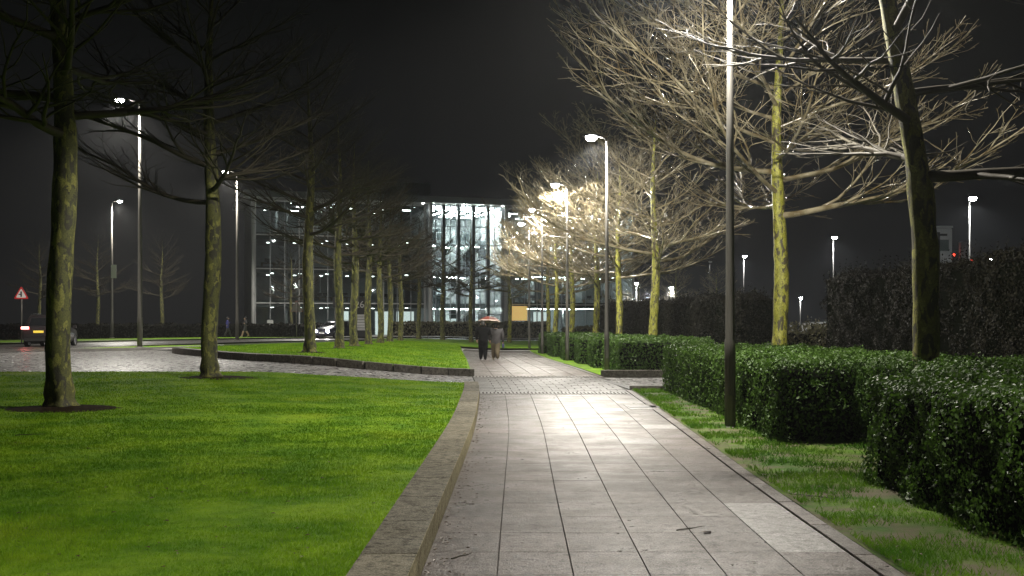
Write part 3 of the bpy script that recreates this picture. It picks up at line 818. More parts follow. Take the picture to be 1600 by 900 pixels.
M['wood'] = simple('desk_wood', (.30, .22, .14), .5)
def glass_mat(name, tint, refl):
    m, t, b = nodes(name)
    t.nodes.remove(b); out = t.nodes['Material Output']
    tr = N(t, 'ShaderNodeBsdfTransparent'); tr.inputs['Color'].default_value = (*tint, 1)
    gl = N(t, 'ShaderNodeBsdfGlossy'); gl.inputs['Roughness'].default_value = .03; gl.inputs['Color'].default_value = (.85, .92, .95, 1)
    lw = N(t, 'ShaderNodeFresnel'); lw.inputs['IOR'].default_value = refl
    mx = N(t, 'ShaderNodeMixShader')
    t.links.new(lw.outputs[0], mx.inputs[0]); t.links.new(tr.outputs[0], mx.inputs[1]); t.links.new(gl.outputs[0], mx.inputs[2])
    t.links.new(mx.outputs[0], out.inputs['Surface'])
    return m
M['glass'] = glass_mat('facade_glass', (.76, .80, .79), 1.5)
B = empty('glass_building', (-27.5, 122.0, .32), R(18), label='four storey glass office building with lit bay under a flat overhanging roof', cat='building')
LB = 44.0; FL = [0, 3.75, 7.45, 11.1, 14.75]; DB = 11.0
u0, u1 = 18.7, 27.3
# slabs, floors, back wall
for i, z in enumerate(FL[:-1]):
    for a, b in ((0, u0), (u1, LB)):
        MB().box(a, b, .25, DB, z - .35, z).build('floor_slab', M['carpet'], B)
        MB().box(a, b, .16, .24, z - .45, z + .25).build('slab_edge', M['slab_edge'], B)
    MB().box(u0 + .02, u1 - .02, 4.2 if i else -.8, DB, z - .3, z).build('floor_slab', M['carpet'], B)
    if i:
        MB().box(u0 + .02, u1 - .02, 4.05, 4.18, z - .45, z + .15).build('slab_edge', M['slab_edge'], B)
        rl = MB()
        rl.box(u0 + .1, u1 - .1, 4.08, 4.13, z + 1.05, z + 1.1)
        for q in np.arange(u0 + .2, u1 - .1, 1.05): rl.box(q, q + .03, 4.09, 4.12, z + .15, z + 1.05)
        rl.build('balustrade', M['steel_white'], B)
    zc = FL[i + 1] - .42
    MB().box(.02, u0 - .02, .3, DB, zc, zc + .05).build('ceiling', M['panel'], B)
    MB().box(u1 + .02, LB - .02, .3, DB, zc, zc + .05).build('ceiling', M['panel'], B)
    MB().box(u0 + .03, u1 - .03, 4.2, DB, zc, zc + .05).build('ceiling', M['panel'], B)
MB().box(0, LB, DB, DB + .2, -.3, FL[-1]).build('back_wall', M['int_wall'], B)
MB().box(-.25, 0, 0, DB, -.3, FL[-1]).build('end_wall', M['panel'], B)
MB().box(LB, LB + .25, 0, DB, -.3, FL[-1]).build('end_wall', M['panel'], B)
MB().box(-1.5, LB + 1.0, -3.6, DB + 1, FL[-1] + .06, FL[-1] + .62).build('roof', M['panel'], B)
MB().box(-1.52, LB + 1.02, -3.66, -3.605, FL[-1] + .02, FL[-1] + .70).build('fascia', M['slab_edge'], B)
MB().bevbox(14, 19.8, 2.5, 8, FL[-1] + .65, FL[-1] + 2.9, .05).build('plant_room', M['slab_edge'], B)
for u in (u0 - .05, u1 + .1):
    MB().tube([(u, -2.6, -.3), (u, -2.6, FL[-1] + .05)], [.24, .24], 16).build('column', M['steel_white'], B, True)
MB().tube([(-.5, -2.6, -.3), (-.5, -2.6, FL[-1] + .05)], [.2, .2], 14).build('column', M['steel_white'], B, True)
# side walls of the bay (it stands 1 m proud)
MB().box(u0 - .12, u0, -1.0, DB, -.3, FL[-1]).build('bay_wall', M['panel'], B)
MB().box(u1, u1 + .12, -1.0, DB, -.3, FL[-1]).build('bay_wall', M['panel'], B)
# bay: fins, transoms, panes
nb = 5; bw = (u1 - u0) / nb
for i in range(nb + 1):
    u = u0 + bw * i
    MB().box(u - .16, u + .16, -1.7, -1.02, -.3, FL[-1] + .03).build('fin', M['fin'] if 0 < i < nb else M['mullion'], B)
def shared_box(name, dims):
    b = MB().box(*dims); me = bpy.data.meshes.new(name); me.from_pydata([tuple(v) for v in b.V], [], b.F); me.update(); return me
def pane_mesh(wd, h):
    me = shared_box('pane', (0, wd, -.012, .012, 0, h)); me.materials.append(M['glass']); return me
for i in range(nb):
    for f in (1 / 2,): MB().box(u0 + bw * (i + f) - .03, u0 + bw * (i + f) + .03, -1.30, -1.1, 0, FL[-1]).build('mullion', M['mullion'], B)
    for z in FL[1:-1]: MB().box(u0 + bw * i + .3, u0 + bw * (i + 1) - .3, 3.5 + .2 * (i % 2), 3.6 + .2 * (i % 2), z - 2.2 + .3 * (i % 3), z - .6).build('interior_screen', (M['carpet'], M['int_wall'], M['fin'])[(i + int(z)) % 3], B)
zs_bay = [0, 2.6, 5.2, 7.8, 10.4, 12.4, 14.75]
for a, b in zip(zs_bay, zs_bay[1:]):
    pm = pane_mesh(bw - .40, b - a - .1)
    for i in range(nb):
        o = link('pane', pm, parent=B); o.location = (u0 + bw * i + .2, -1.2, a + .05)
    for i in range(nb): MB().box(u0 + bw * i + .17, u0 + bw * (i + 1) - .17, -1.26, -1.14, b - .045, b + .045).build('transom', M['mullion'], B)
# wings
for a, b, nbay in ((0, u0 - .14, 12), (u1 + .14, LB, 11)):
    bw2 = (b - a) / nbay
    for i in range(nbay + 1):
        MB().box(a + bw2 * i - .05, a + bw2 * i + .05, -.10, .06, -.3, FL[-1] + .03).build('mullion', M['steel_white'] if i % 3 == 0 else M['mullion'], B)
    for z0, z1 in zip(FL, FL[1:]):
        pm = pane_mesh(bw2 - .12, z1 - z0 - .12)
        for i in range(nbay):
            o = link('pane', pm, parent=B); o.location = (a + bw2 * i + .06, .02, z0 + .06)
        MB().box(a + .06, b - .06, -.16, -.105, z1 - .06, z1 + .06).build('transom', M['steel_white'], B)
# interior: strip lights, partitions, desks
rb = random.Random(5)
def strips(a, b, zc, nlong, mat, v0=1.2, rows=3, half=.75):
    for r in range(rows):
        v = v0 + r * (DB - v0 - 1) / rows
        for q in range(nlong):
            u = a + (b - a) * (q + .5) / nlong
            if rb.random() < .12: continue
            MB().box(u - half, u + half, v, v + .16, zc - .05, zc - .01).build('ceiling_light', M[mat], B)
for i in range(4):
    zc = FL[i + 1] - .42
    strips(.4, u0 - .4, zc, 6, 'strip' if i == 3 else 'strip_low', rows=2, half=.45 if i == 3 else .16)
    strips(u1 + .4, LB - .4, zc, 5, 'strip_dim' if i != 3 else 'strip', rows=3)
    strips(u0 + .3, u1 - .3, zc, 3, 'strip_bay', 5, 2)
for q in range(6): MB().box(u0 + .8 + q * 1.35, u0 + .95 + q * 1.35, -.4, 3.6, FL[-1] - .50, FL[-1] - .44).build('ceiling_light', M['strip_bay'], B)
MB().box(u0 + .02, u1 - .02, -1.0, DB, FL[-1] - .015, FL[-1] + .04).build('ceiling', M['panel'], B)
for q in range(10):
    MB().lathe([(.10, -.02), (.12, .0), (.12, .03)], 10, (-.5 + q * 4.6, -2.2, FL[-1] + .025)).build('soffit_light', M['strip'], B)
for i in range(4):
    z = FL[i]
    for a, b in ((.5, u0 - .5), (u1 + .5, LB - .5)):
        for q in range(9):
            u = rb.uniform(a, b - 1.6); v = rb.uniform(1.2, 5)
            MB().box(u, u + 1.5, v, v + .7, z + .70, z + .74).box(u + .04, u + .09, v, v + .7, z, z + .7).box(u + 1.4, u + 1.45, v, v + .7, z, z + .7).build('desk', M['wood'], B)
            MB().box(u + .4, u + 1.0, v + .3, v + .33, z + .86, z + 1.2).box(u + .65, u + .75, v + .3, v + .34, z + .74, z + .86).build('monitor', M['dark_metal'], B)
        for q in range(4):
            u = rb.uniform(a, b); v = rb.uniform(4, 7)
            MB().box(u, u + .1, v, DB - .02, z, z + 3.1).build('partition', M['int_wall'], B)
        for q in range(3):
            u = a + (b - a) * (q + .5) / 3
            MB().tube([(u, 1.6, z), (u, 1.6, z + 3.25)], [.17, .17], 10).build('interior_column', M['panel'], B, True)
    for q in range(5):
        u = rb.uniform(u0 + .6, u1 - 1.6); v = rb.uniform(5, 8)
        MB().box(u, u + rb.uniform(.5, 1.3), v, v + .5, z + .02, z + rb.uniform(.9, 2.1)).build('cabinet', rb.choice((M['int_wall'], M['carpet'], M['fin'], M['panel'])), B)
    # stair flight in the bay
    if i < 3:
        st = MB()
        for k in range(14):
            u = u0 + 2.6 + k * .28; st.box(u, u + .3, 2.2, 3.6, z + (FL[i + 1] - z) * k / 14, z + (FL[i + 1] - z) * k / 14 + .2)
        st.build('stair', M['steel_white'], B)
MB().box(u1 + 1.0, u1 + 3.3, -.5, -.30, 1.9, 3.55).build('yellow_panel', M['yellow'], B)
for a, b in ((13.2, 14.9), (9.2, 10.2), (15.6, 17.6), (u1 + 4.6, u1 + 6.6)):
    MB().box(a, b, 1.0, 1.1, .3, 2.9).build('lit_panel', emit('lit_panel', (.9, 1, .97), 1.1), B)

# ------------------------------------------------------------------ far things on the right
tw = empty('white_tower_block', (45.5, 120, 0), label='plain pale tower block corner beyond the tall hedge', cat='building')
MB().bevbox(-.9, .9, 0, 6, 0, 11.9, .05).build('wall', M['panel'], tw)
for k in range(4): MB().box(-.55, .55, -.05, -.01, 2 + k * 2.5, 3.2 + k * 2.5).build('window', M['glass'], tw)
MB().box(-.98, .98, -.08, 6.08, 11.95, 12.15).build('parapet', M['panel'], tw)
ps = empty('dark_mast', (35.9, 96, 0), label='dark post with short cross arms before the pale tower block', cat='post')
MB().tube([(0, 0, 0), (0, 0, 9.5)], [.22, .2], 10).build('pole', M['dark_metal'], ps)
MB().box(-1.0, .8, -.06, .06, 9.2, 9.38).build('cross_arm', M['dark_metal'], ps)
MB().box(-.9, .4, -.06, .06, 1.0 + 4.9, 1.15 + 4.9).build('cross_arm', M['dark_metal'], ps)
M['red'] = emit('red_lamp', (1, .06, .03), 5)
rs = empty('red_light_mast', (51.5, 130, 0), label='stub mast with red warning lamps over the tall hedge', cat='mast')
MB().box(-.35, .35, -.3, .3, 0, 11.2).build('body', M['panel'], rs)
MB().box(-2.0, 1.2, -.2, .2, 8.6, 8.85).build('platform', M['dark_metal'], rs)
for dx, dz in ((-1.5, 9.2), (-1.1, 9.7), (.9, 9.1)): MB().lathe([(.05, -.14), (.15, -.05), (.15, .08), (.05, .15)], 10, (dx, -.3, dz)).build('warning_lamp', M['red'], rs)

# ------------------------------------------------------------------ signs and boards
M['sign_white'] = simple('sign_white', (.75, .75, .75), .4); M['sign_red'] = simple('sign_red', (.62, .03, .03), .4); M['sign_black'] = simple('sign_black', (.012, .012, .014), .5)
def tri_sign(X, Y, z, s, hgt, back, label):
    t = empty('warning_sign', (X, Y, z), 0 if not back else math.pi, label=label, cat='road sign', group='triangular road signs')
    MB().tube([(0, .05, 0), (0, .05, hgt + s * .8)], [.04, .04], 10).build('post', M['steel'], t, True)
    def tri(f, y0, y1, m, nm):
        c = s * .2887; pts = []
        for k in range(3):
            a = math.pi / 2 + k * 2 * math.pi / 3
            for da in (-.16, 0, .16):
                rr = s * .577 * f * (1 if da == 0 else .90)
                pts.append((rr * math.cos(a + da * (1 if da == 0 else .8)), rr * math.sin(a + da * .8)))
        V = [(p[0], y0, hgt + c + p[1]) for p in pts] + [(p[0], y1, hgt + c + p[1]) for p in pts]; n = 9
        mesh(nm, V, [tuple(range(n)), tuple(range(2 * n - 1, n - 1, -1))] + [(i, i + n, (i + 1) % n + n, (i + 1) % n) for i in range(n)], m, t)
    tri(1, -.006, .006, M['sign_red'], 'border'); tri(.72, -.012, -.0065, M['sign_white'], 'face')
    tri(.98, .0065, .010, M['steel'], 'sign_back')
    c = hgt + s * .2887
    MB().box(-s * .055, s * .055, -.018, -.0125, c - s * .16, c + s * .22).build('symbol', M['sign_black'], t)
    MB().box(-s * .20, -s * .057, -.018, -.0125, c - s * .02, c + s * .05).build('symbol', M['sign_black'], t)
    return t
tri_sign(-27.6, 64.0, T(-27.6, 64) + .1, .78, 2.55, False, 'red bordered triangular sign with side junction mark behind the car')
tri_sign(-19.3, 102, T(-19, 102) + .1, 1.1, 2.3, True, 'grey back of a triangular sign before the building')
p = empty('small_sign_post', (-22.3, 105, T(-22, 105) + .1), label='short post with small pale plate beyond the road', cat='sign')
MB().tube([(0, 0, 0), (0, 0, 1.3)], [.04, .04], 8).build('post', M['steel'], p); MB().box(-.28, .28, -.06, -.045, 1.0, 1.55).build('plate', M['steel_white'], p)
bd = empty('number_board', (-13.55, 100.6, T(-13.5, 100) + .1), R(-4), label='dark totem board with white number 26 and pale list below', cat='sign')
MB().bevbox(-.78, .78, -.09, .09, 0, 3.5, .02).build('board', M['sign_black'], bd)
for k in range(6): MB().box(-.66, .66, -.115, -.092, .62 + k * .24, .62 + k * .24 + .2).build('list_panel', M['sign_white'], bd)
fc = bpy.data.curves.new('number', 'FONT'); fc.body = '26'; fc.size = .85; fc.extrude = .008; fc.align_x = 'CENTER'
fo = bpy.data.objects.new('number_tmp', fc); col.objects.link(fo)
bpy.context.view_layer.update()
fm = bpy.data.meshes.new_from_object(fo.evaluated_get(bpy.context.evaluated_depsgraph_get())); bpy.data.objects.remove(fo)
fm.materials.clear(); nb_ = link('number', fm, M['sign_white'], bd); nb_.location = (.1, -.105, 2.62); nb_.rotation_euler = (R(90), 0, 0)
sg = empty('signal_post', (-15.3, 98.5, T(-15, 98) + .1), label='slim post with dark signal box among the lawn trees', cat='post')
MB().tube([(0, 0, 0), (0, 0, 3.4)], [.06, .055], 10).build('post', M['steel'], sg, True); MB().bevbox(-.17, .17, -.28, -.06, 2.6, 3.55, .03).build('signal_box', M['sign_black'], sg)

# ------------------------------------------------------------------ cars
M['tyre'] = simple('tyre_rubber', (.012, .012, .012), .8); M['rim'] = simple('wheel_rim', (.35, .35, .36), .35, .8)
M['car_glass'] = simple('car_glass', (.012, .014, .016), .06, spec=.8)
M['tail'] = emit('tail_lamp', (1, .16, .14), 22); M['tail_dim'] = simple('tail_lamp_shell', (.35, .01, .01), .2); M['head'] = emit('head_lamp', (1, .96, .92), 220)
M['plate_y'] = emit('rear_plate', (.9, .62, .08), .55); M['plate_w'] = simple('front_plate', (.7, .7, .68), .4); M['chrome'] = simple('chrome', (.6, .6, .62), .15, .95)  # rear plate glows by itself; the light on it is put in as emission
def car(name, X, Y, z, rz, paint, label, Hh=1.68, L=4.5, W=1.86, lights='rear'):
    """local +y is the car's front"""
    t = empty(name, (X, Y, z), rz, label=label, cat='car')
    h2 = L / 2; w2 = W / 2
    # stations: y, half width, bottom, belt, top, half width of top
    st = [(-h2, .84, .48, .92, .96, .70), (-h2 + .05, .93, .36, .98, 1.04, .80), (-h2 + .22, .98, .30, 1.02, 1.10, .80), (-h2 + .42, 1.0, .24, 1.02, Hh * .90, .70), (-h2 + .75, 1.0, .22, 1.01, Hh * .985, .72),
          (-.55, 1.0, .20, .99, Hh, .73), (.35, 1.0, .20, .97, Hh * .985, .73), (.78, 1.0, .20, .96, Hh * .93, .71), (1.15, .99, .20, .955, 1.12, .74), (1.42, .98, .21, .93, 1.0, .78), (h2 - .35, .95, .24, .82, .90, .74), (h2 - .08, .86, .30, .68, .76, .62), (h2, .74, .40, .58, .62, .54)]
    V = []; Fq = []; rows = []
    for (yy, hw, zb, zl, zt, tw_) in st:
        hw *= w2; tw_ *= w2
        half = [(hw * .82, zb), (hw * .98, zb + .10), (hw, zb + (zl - zb) * .55), (hw * .965, zl), (tw_ + (hw * .93 - tw_) * .12, zt - min(.06, (zt - zl) * .4)), (tw_ * .82, zt)]
        ring = [(x, yy, zz) for x, zz in half] + [(-x, yy, zz) for x, zz in reversed(half)]
        rows.append(len(V)); V += ring
    for a, b in zip(rows, rows[1:]):
        for i in range(12): Fq.append((a + i, b + i, b + (i + 1) % 12, a + (i + 1) % 12))
    Fq.append(tuple(rows[0] + i for i in range(12))); Fq.append(tuple(rows[-1] + i for i in reversed(range(12))))
    body = mesh('body', V, Fq, paint, t, True)
    def glass(nm, quads, off=.012):
        vv = []; ff = []
        for q in quads:
            P = [Vector(v) for v in q]; c = sum(P, Vector()) / 4; nn = (P[1] - P[0]).cross(P[2] - P[0]).normalized()
            if nn.dot(c - Vector((0, c.y * .5, .9))) < 0: nn = -nn
            n = len(vv)
            vv += [c + (p - c) * .90 + nn * off for p in P]; ff.append((n, n + 1, n + 2, n + 3))
        mesh(nm, vv, ff, M['car_glass'], t)
    def at(k, i): return V[rows[k] + i]
    glass('rear_window', [(at(2, 5), at(2, 6), at(3, 6), at(3, 5))]); glass('windscreen', [(at(7, 5), at(7, 6), at(8, 6), at(8, 5))])
    for i, j in ((3, 4), (8, 7)):
        for a, b in ((3, 5), (5, 6), (6, 7)): glass('side_window', [(at(a, i), at(a, j), at(b, j), at(b, i))], .01)
    for sx in (-1, 1):
        for yy in (-h2 + .85, h2 - .88):
            wl = MB(); prof = []
            for a in range(20):
                an = 2 * math.pi * a / 20
                for dx, r in ((-.11, .29), (-.10, .335), (.10, .335), (.11, .29)): wl.V.append(Vector((sx * (w2 - .10) + dx, yy + r * math.cos(an), .335 + r * math.sin(an))))
            for a in range(20):
                for q in range(3): wl.F.append((a * 4 + q, a * 4 + q + 1, ((a + 1) % 20) * 4 + q + 1, ((a + 1) % 20) * 4 + q))
            tyre = wl.build('tyre', M['tyre'], t, True)
            rm = MB().lathe([(.05, .06), (.10, .075), (.25, .07), (.29, .09), (.29, -.09)], 18)
            for v in rm.V: v.x, v.y, v.z = sx * (w2 - .10 + v.z), yy + v.x, .335 + v.y
            rm.build('rim', M['rim'], tyre)
        MB().bevbox(sx * (w2 + .02) - (.0 if sx > 0 else .18), sx * (w2 + .02) + (.18 if sx > 0 else 0), .72, .84, .98, 1.14, .03).build('mirror', paint, t)
        x0, x1 = sorted((sx * w2 * .52, sx * w2 * .95))
        tl = MB().bevbox(x0, x1, -h2 - .02, -h2 + .16, .93, 1.07, .02).build('tail_light', M['tail_dim'], t)
        MB().box(x0 + .01, x1 - .01, -h2 - .05, -h2 - .022, .94, 1.06).build('lamp_strip', M['tail'] if lights == 'rear' else M['tail_dim'], tl)
        x0, x1 = sorted((sx * w2 * .48, sx * w2 * .80))
        hl = MB().bevbox(x0, x1, h2 - .14, h2 + .03, .60, .74, .03).build('head_light', M['chrome'], t)
        if lights != 'rear':
            b = MB().lathe([(.04, .06), (.11, .05), (.13, 0)], 12)
            for v in b.V: v.x, v.y, v.z = (x0 + x1) / 2 + v.x, h2 + .03 + v.z, .67 + v.y
            b.build('lamp_bulb', M['head'], hl)
    MB().box(-.26, .26, -h2 - .03, -h2 - .018, .74, .86).build('number_plate', M['plate_y'], t)
    MB().box(-w2 * .8, w2 * .8, -h2 - .05, -h2 + .1, .30, .46).build('bumper', M['tyre'], t)
    MB().box(-.36, .36, -h2 - .035, -h2 - .02, .60, .625).build('trim_strip', M['chrome'], t)
    MB().box(-.26, .26, h2 + .012, h2 + .026, .44, .55).build('number_plate', M['plate_w'], t)
    MB().box(-w2 * .5, w2 * .5, h2 - .1, h2 + .01, .56, .66).build('grille', M['tyre'], t)
    for sx in (-1, 1): MB().tube([(sx * w2 * .66, -1.3, Hh * .985), (sx * w2 * .66, -1.2, Hh + .05), (sx * w2 * .66, .3, Hh + .045), (sx * w2 * .66, .4, Hh * .98)], [.02] * 4, 6).build('roof_rail', M['chrome'], t)
    return t
paint1 = simple('grey_brown_paint', (.05, .043, .046), .3, .5, coat=.6); paint2 = simple('dark_blue_paint', (.02, .022, .045), .25, .3, coat=.6); paint3 = simple('white_paint', (.70, .71, .72), .3, coat=.5)
car('suv_car', -25.35, 62.6, T(-25, 62) + .004, R(6), paint1, 'grey SUV seen from behind with red tail lights, partly behind a tree', Hh=1.72)
car('oncoming_car', -15.3, 99.0, T(-15, 99) + .004, R(180 - 24), paint2, 'dark car facing the viewer with headlights on among trees', Hh=1.55, lights='front')
car('parked_car', 18.9, 71.0, T(18.9, 71), R(80), paint3, 'white parked car glimpsed through the gap between tall hedges', Hh=1.75, lights='none')

# ------------------------------------------------------------------ people
def skin_body(name, J, E, mats, fmat, parent, levels=1):
    names = list(J); idx = {k: i for i, k in enumerate(names)}
    me = bpy.data.meshes.new(name); me.from_pydata([J[k][0] for k in names], [(idx[a], idx[b]) for a, b in E], []); me.update()
    o = bpy.data.objects.new(name, me); col.objects.link(o)
    o.modifiers.new('Skin', 'SKIN').use_smooth_shade = True
    o.modifiers.new('Sub', 'SUBSURF').levels = levels
    sv = me.skin_vertices[0].data
    for k in names:
        r = J[k][1]; sv[idx[k]].radius = r if isinstance(r, tuple) else (r, r); sv[idx[k]].use_root = (k == 'pelvis')
    bpy.context.view_layer.update()
    em = bpy.data.meshes.new_from_object(o.evaluated_get(bpy.context.evaluated_depsgraph_get()))
    bpy.data.objects.remove(o)
    em.materials.clear()
    for m in mats: em.materials.append(m)
    for p in em.polygons: p.material_index = fmat(p.center); p.use_smooth = True
    return link(name, em, parent=parent)
def hand(J, E, side, wrist, d, curl):
    """palm + five fingers; d = direction the fingers point, curl = direction they bend"""
    d = Vector(d).normalized(); c = Vector(curl).normalized(); s = d.cross(c).normalized(); wv = Vector(wrist)
    J[side + 'palm'] = (tuple(wv + d * .06), (.032, .02)); E.append((side + 'wrist', side + 'palm'))
    for i, (off, ln) in enumerate(((-.03, .055), (-.010, .068), (.010, .072), (.03, .062))):
        k = wv + d * .085 + s * off
        J[f'{side}f{i}a'] = (tuple(k), .010); J[f'{side}f{i}b'] = (tuple(k + d * ln * .6 + c * ln * .35), .009); J[f'{side}f{i}c'] = (tuple(k + d * ln * .7 + c * ln * .85), .008)
        E += [(side + 'palm', f'{side}f{i}a'), (f'{side}f{i}a', f'{side}f{i}b'), (f'{side}f{i}b', f'{side}f{i}c')]
    k = wv + d * .04 - s * .035
    J[side + 't1'] = (tuple(k), .011); J[side + 't2'] = (tuple(k + d * .03 - s * .02 + c * .03), .009)
    E += [(side + 'palm', side + 't1'), (side + 't1', side + 't2')]
def person(label, X, Y, z, rz, H, cols, pose, bulk=1.0, cat='person', coat_len=.47, group=None, hair=(.006, .005, .004), shorts=False):
    """local +y is forward"""
    t = empty('person', (X, Y, z), rz, label=label, cat=cat, group=group); t.scale = (1.04, 1.04, 1.04)
    h = H; J = {}; E = []
    ls, rs_ = pose['stride']                       # forward offset of left / right foot, in m
    J['pelvis'] = ((0, 0, .53 * h), (.155 * bulk, .115 * bulk)); J['waist'] = ((0, .01, .62 * h), (.15 * bulk, .11 * bulk)); J['chest'] = ((0, .0, .74 * h), (.175 * bulk, .125 * bulk))
    J['neckb'] = ((0, .0, .825 * h), (.09 * bulk, .08 * bulk)); J['neck'] = ((0, .02, .865 * h), .055); J['head'] = ((0, .035, .915 * h), (.075, .09)); J['crown'] = ((0, .03, .965 * h), (.062, .075))
    E += [('pelvis', 'waist'), ('waist', 'chest'), ('chest', 'neckb'), ('neckb', 'neck'), ('neck', 'head'), ('head', 'crown')]
    for s, sx, fwd in (('l', -1, ls), ('r', 1, rs_)):
        lift = .10 if fwd < -.1 else 0
        J[s + 'hip'] = ((sx * .09, 0, .48 * h), .112 * bulk); J[s + 'knee'] = ((sx * .095, fwd * .45 + .05, .275 * h + lift * .4), .088 * bulk); J[s + 'ankle'] = ((sx * .095, fwd - (.05 if lift else 0), .05 * h + lift), .066 * bulk)
        J[s + 'heel'] = ((sx * .095, fwd - .05 - (.03 if lift else 0), .03 + lift * .9), .035); J[s + 'toe'] = ((sx * .11, fwd + .14, .028 + lift * .2), (.045, .028))
        E += [('pelvis', s + 'hip'), (s + 'hip', s + 'knee'), (s + 'knee', s + 'ankle'), (s + 'ankle', s + 'heel'), (s + 'ankle', s + 'toe')]
        el, wr, fd, fcur = pose[s + 'arm']
        J[s + 'sh'] = ((sx * .19 * bulk, 0, .80 * h), .075 * bulk); J[s + 'el'] = (el, .058 * bulk); J[s + 'wrist'] = (wr, .036 * bulk)
        E += [('chest', s + 'sh'), (s + 'sh', s + 'el'), (s + 'el', s + 'wrist')]
        hand(J, E, s, wr, fd, fcur)
    wl = [Vector(pose['larm'][1]), Vector(pose['rarm'][1])]
    mats = [simple('skin', (.42, .27, .20), .5), *cols]   # skin, top, trousers, shoes
    def fm_(c):
        if c.z > .845 * h: return 0
        if c.z < .052 * h + .02: return 3
        if min((c - v).length for v in wl) < .13 and abs(c.x) > .12 and not (c - wl[0]).length > .13 and c.z < wl[0].z + .02: return 0
        if (c - wl[1]).length < .10 and c.z < wl[1].z + .01: return 0
        if c.z > coat_len * h or abs(c.x) > .21: return 1
        if shorts and c.z < .30 * h: return 0
        return 2
    skin_body('body', J, E, mats, fm_, t)
    hm = MB().lathe([(.03, .135), (.075, .115), (.102, .05), (.105, -.02), (.098, -.08), (.075, -.11)], 14)
    for v in hm.V:
        v.x *= .92; v.y = v.y * 1.08 + .005 - (.03 if v.z < 0 else 0); v.z = .93 * h + v.z * 1.0
    hm.build('hair', simple('hair', hair, .6), t, True)
    for sx in (-1, 1): MB().lathe([(.008, -.03), (.02, -.01), (.022, .015), (.01, .035)], 8, (sx * .103, .03, .915 * h)).build('ear', mats[0], t, True)
    nose = MB().tube([(0, .115, .935 * h), (0, .145, .905 * h), (0, .125, .895 * h)], [.010, .018, .012], 8).build('nose', mats[0], t, True)
    for sx in (-1, 1): MB().lathe([(.004, -.01), (.013, 0), (.004, .01)], 8, (sx * .035, .118, .925 * h)).build('eye', M['sign_white'], t, True)
    MB().box(-.025, .025, .118, .128, .868 * h, .874 * h).build('mouth', simple('lips', (.3, .12, .1), .5), t)
    return t
blk = simple('black_coat', (.0045, .0045, .005), .85, spec=.15, bmp=.3, bsc=20, local=True); gry = simple('grey_padded_jacket', (.060, .055, .056), .7, c2=(.040, .038, .039), spec=.3, scale=4, bmp=.6, bsc=12, local=True)
khk = simple('khaki_trousers', (.10, .078, .042), .85, c2=(.075, .058, .032), scale=9); shoe = simple('dark_shoe', (.02, .018, .016), .6); pshoe = simple('pale_shoe', (.45, .40, .28), .6)
blu = simple('blue_jacket', (.04, .04, .22), .6); dkj = simple('dark_running_top', (.03, .03, .035), .6)
PAx, PAy = -1.36, 53.5; PBx, PBy = -.78, 54.0
person('person in a black coat and black trousers walking under the umbrella', PAx, PAy, T(PAx, PAy) - .003, R(3), 1.76, [blk, blk, shoe],
       dict(stride=(.16, -.10), larm=((-.30, .0, 1.10), (-.27, .12, .88), (0, .15, -1), (1, .3, 0)), rarm=((.29, .06, 1.15), (.24, .26, 1.30), (-.15, .3, 1), (-.6, .6, 0))), 1.38, coat_len=.43, group='couple walking away along the path')
person('person in a grey padded jacket and khaki trousers walking away', PBx, PBy, T(PBx, PBy) - .003, R(-2), 1.68, [gry, khk, pshoe],
       dict(stride=(.20, -.22), larm=((-.31, -.02, 1.06), (-.27, .12, .86), (0, .2, -1), (1, .3, 0)), rarm=((.33, -.03, 1.05), (.34, .05, .82), (0, .15, -1), (-1, .3, 0))), 1.5, coat_len=.45, group='couple walking away along the path')
# umbrella held over both
um = empty('umbrella', (PAx + .26, PAy + .30, T(PAx, PAy) + 1.30), label='red-brown umbrella with pale rim held over the couple', cat='umbrella')
um.rotation_euler = (R(-6), R(3), 0)
M['umb_red'] = simple('umbrella_red', (.16, .030, .018), .6); M['umb_dark'] = simple('umbrella_brown', (.09, .022, .014), .6); M['umb_pale'] = simple('umbrella_pale', (.42, .33, .29), .6)
MB().tube([(0, 0, -.12), (0, 0, .78)], [.008, .007], 8).build('shaft', M['dark_metal'], um); MB().tube([(0, 0, -.22), (0, 0, -.1)], [.018, .016], 8).build('handle', M['sign_black'], um)
for g in range(8):
    pan = [MB(), MB()]
    a0, a1 = 2 * math.pi * g / 8, 2 * math.pi * (g + 1) / 8; nA = 5
    rad = [.0, .14, .28, .40, .48, .54]; zz = [.76, .745, .70, .635, .575, .515]
    for part, (k0, k1) in zip(pan, ((0, 4), (4, 5))):
        for k in range(k0, k1 + 1):
            for q in range(nA + 1):
                u = q / nA; a = a0 + (a1 - a0) * u; sag = 1 - .10 * math.sin(math.pi * u) * (k / 5)
                part.V.append(Vector((rad[k] * sag * math.cos(a), rad[k] * sag * math.sin(a), zz[k] - .012 * math.sin(math.pi * u) * k / 5)))
        for k in range(k1 - k0):
            for q in range(nA): n = k * (nA + 1) + q; part.F.append((n, n + 1, n + nA + 2, n + nA + 1))
    c = pan[0].build('canopy_panel', M['umb_red'] if g % 2 else M['umb_dark'], um, True); pan[1].build('rim_panel', M['umb_pale'], c, True)
    rb_ = MB().tube([(.02 * math.cos(a0), .02 * math.sin(a0), .735), (.28 * math.cos(a0), .28 * math.sin(a0), .685), (.53 * math.cos(a0), .53 * math.sin(a0), .505)], [.004] * 3, 5).build('rib', M['dark_metal'], um)
MB().tube([(0, 0, .75), (0, 0, .83)], [.008, .004], 6).build('tip', M['dark_metal'], um)
bgp = empty('shoulder_bag', (PBx + .36, PBy + .03, T(PBx, PBy) + .56), label='small dark blue bag in the hand of the grey jacket walker', cat='bag')
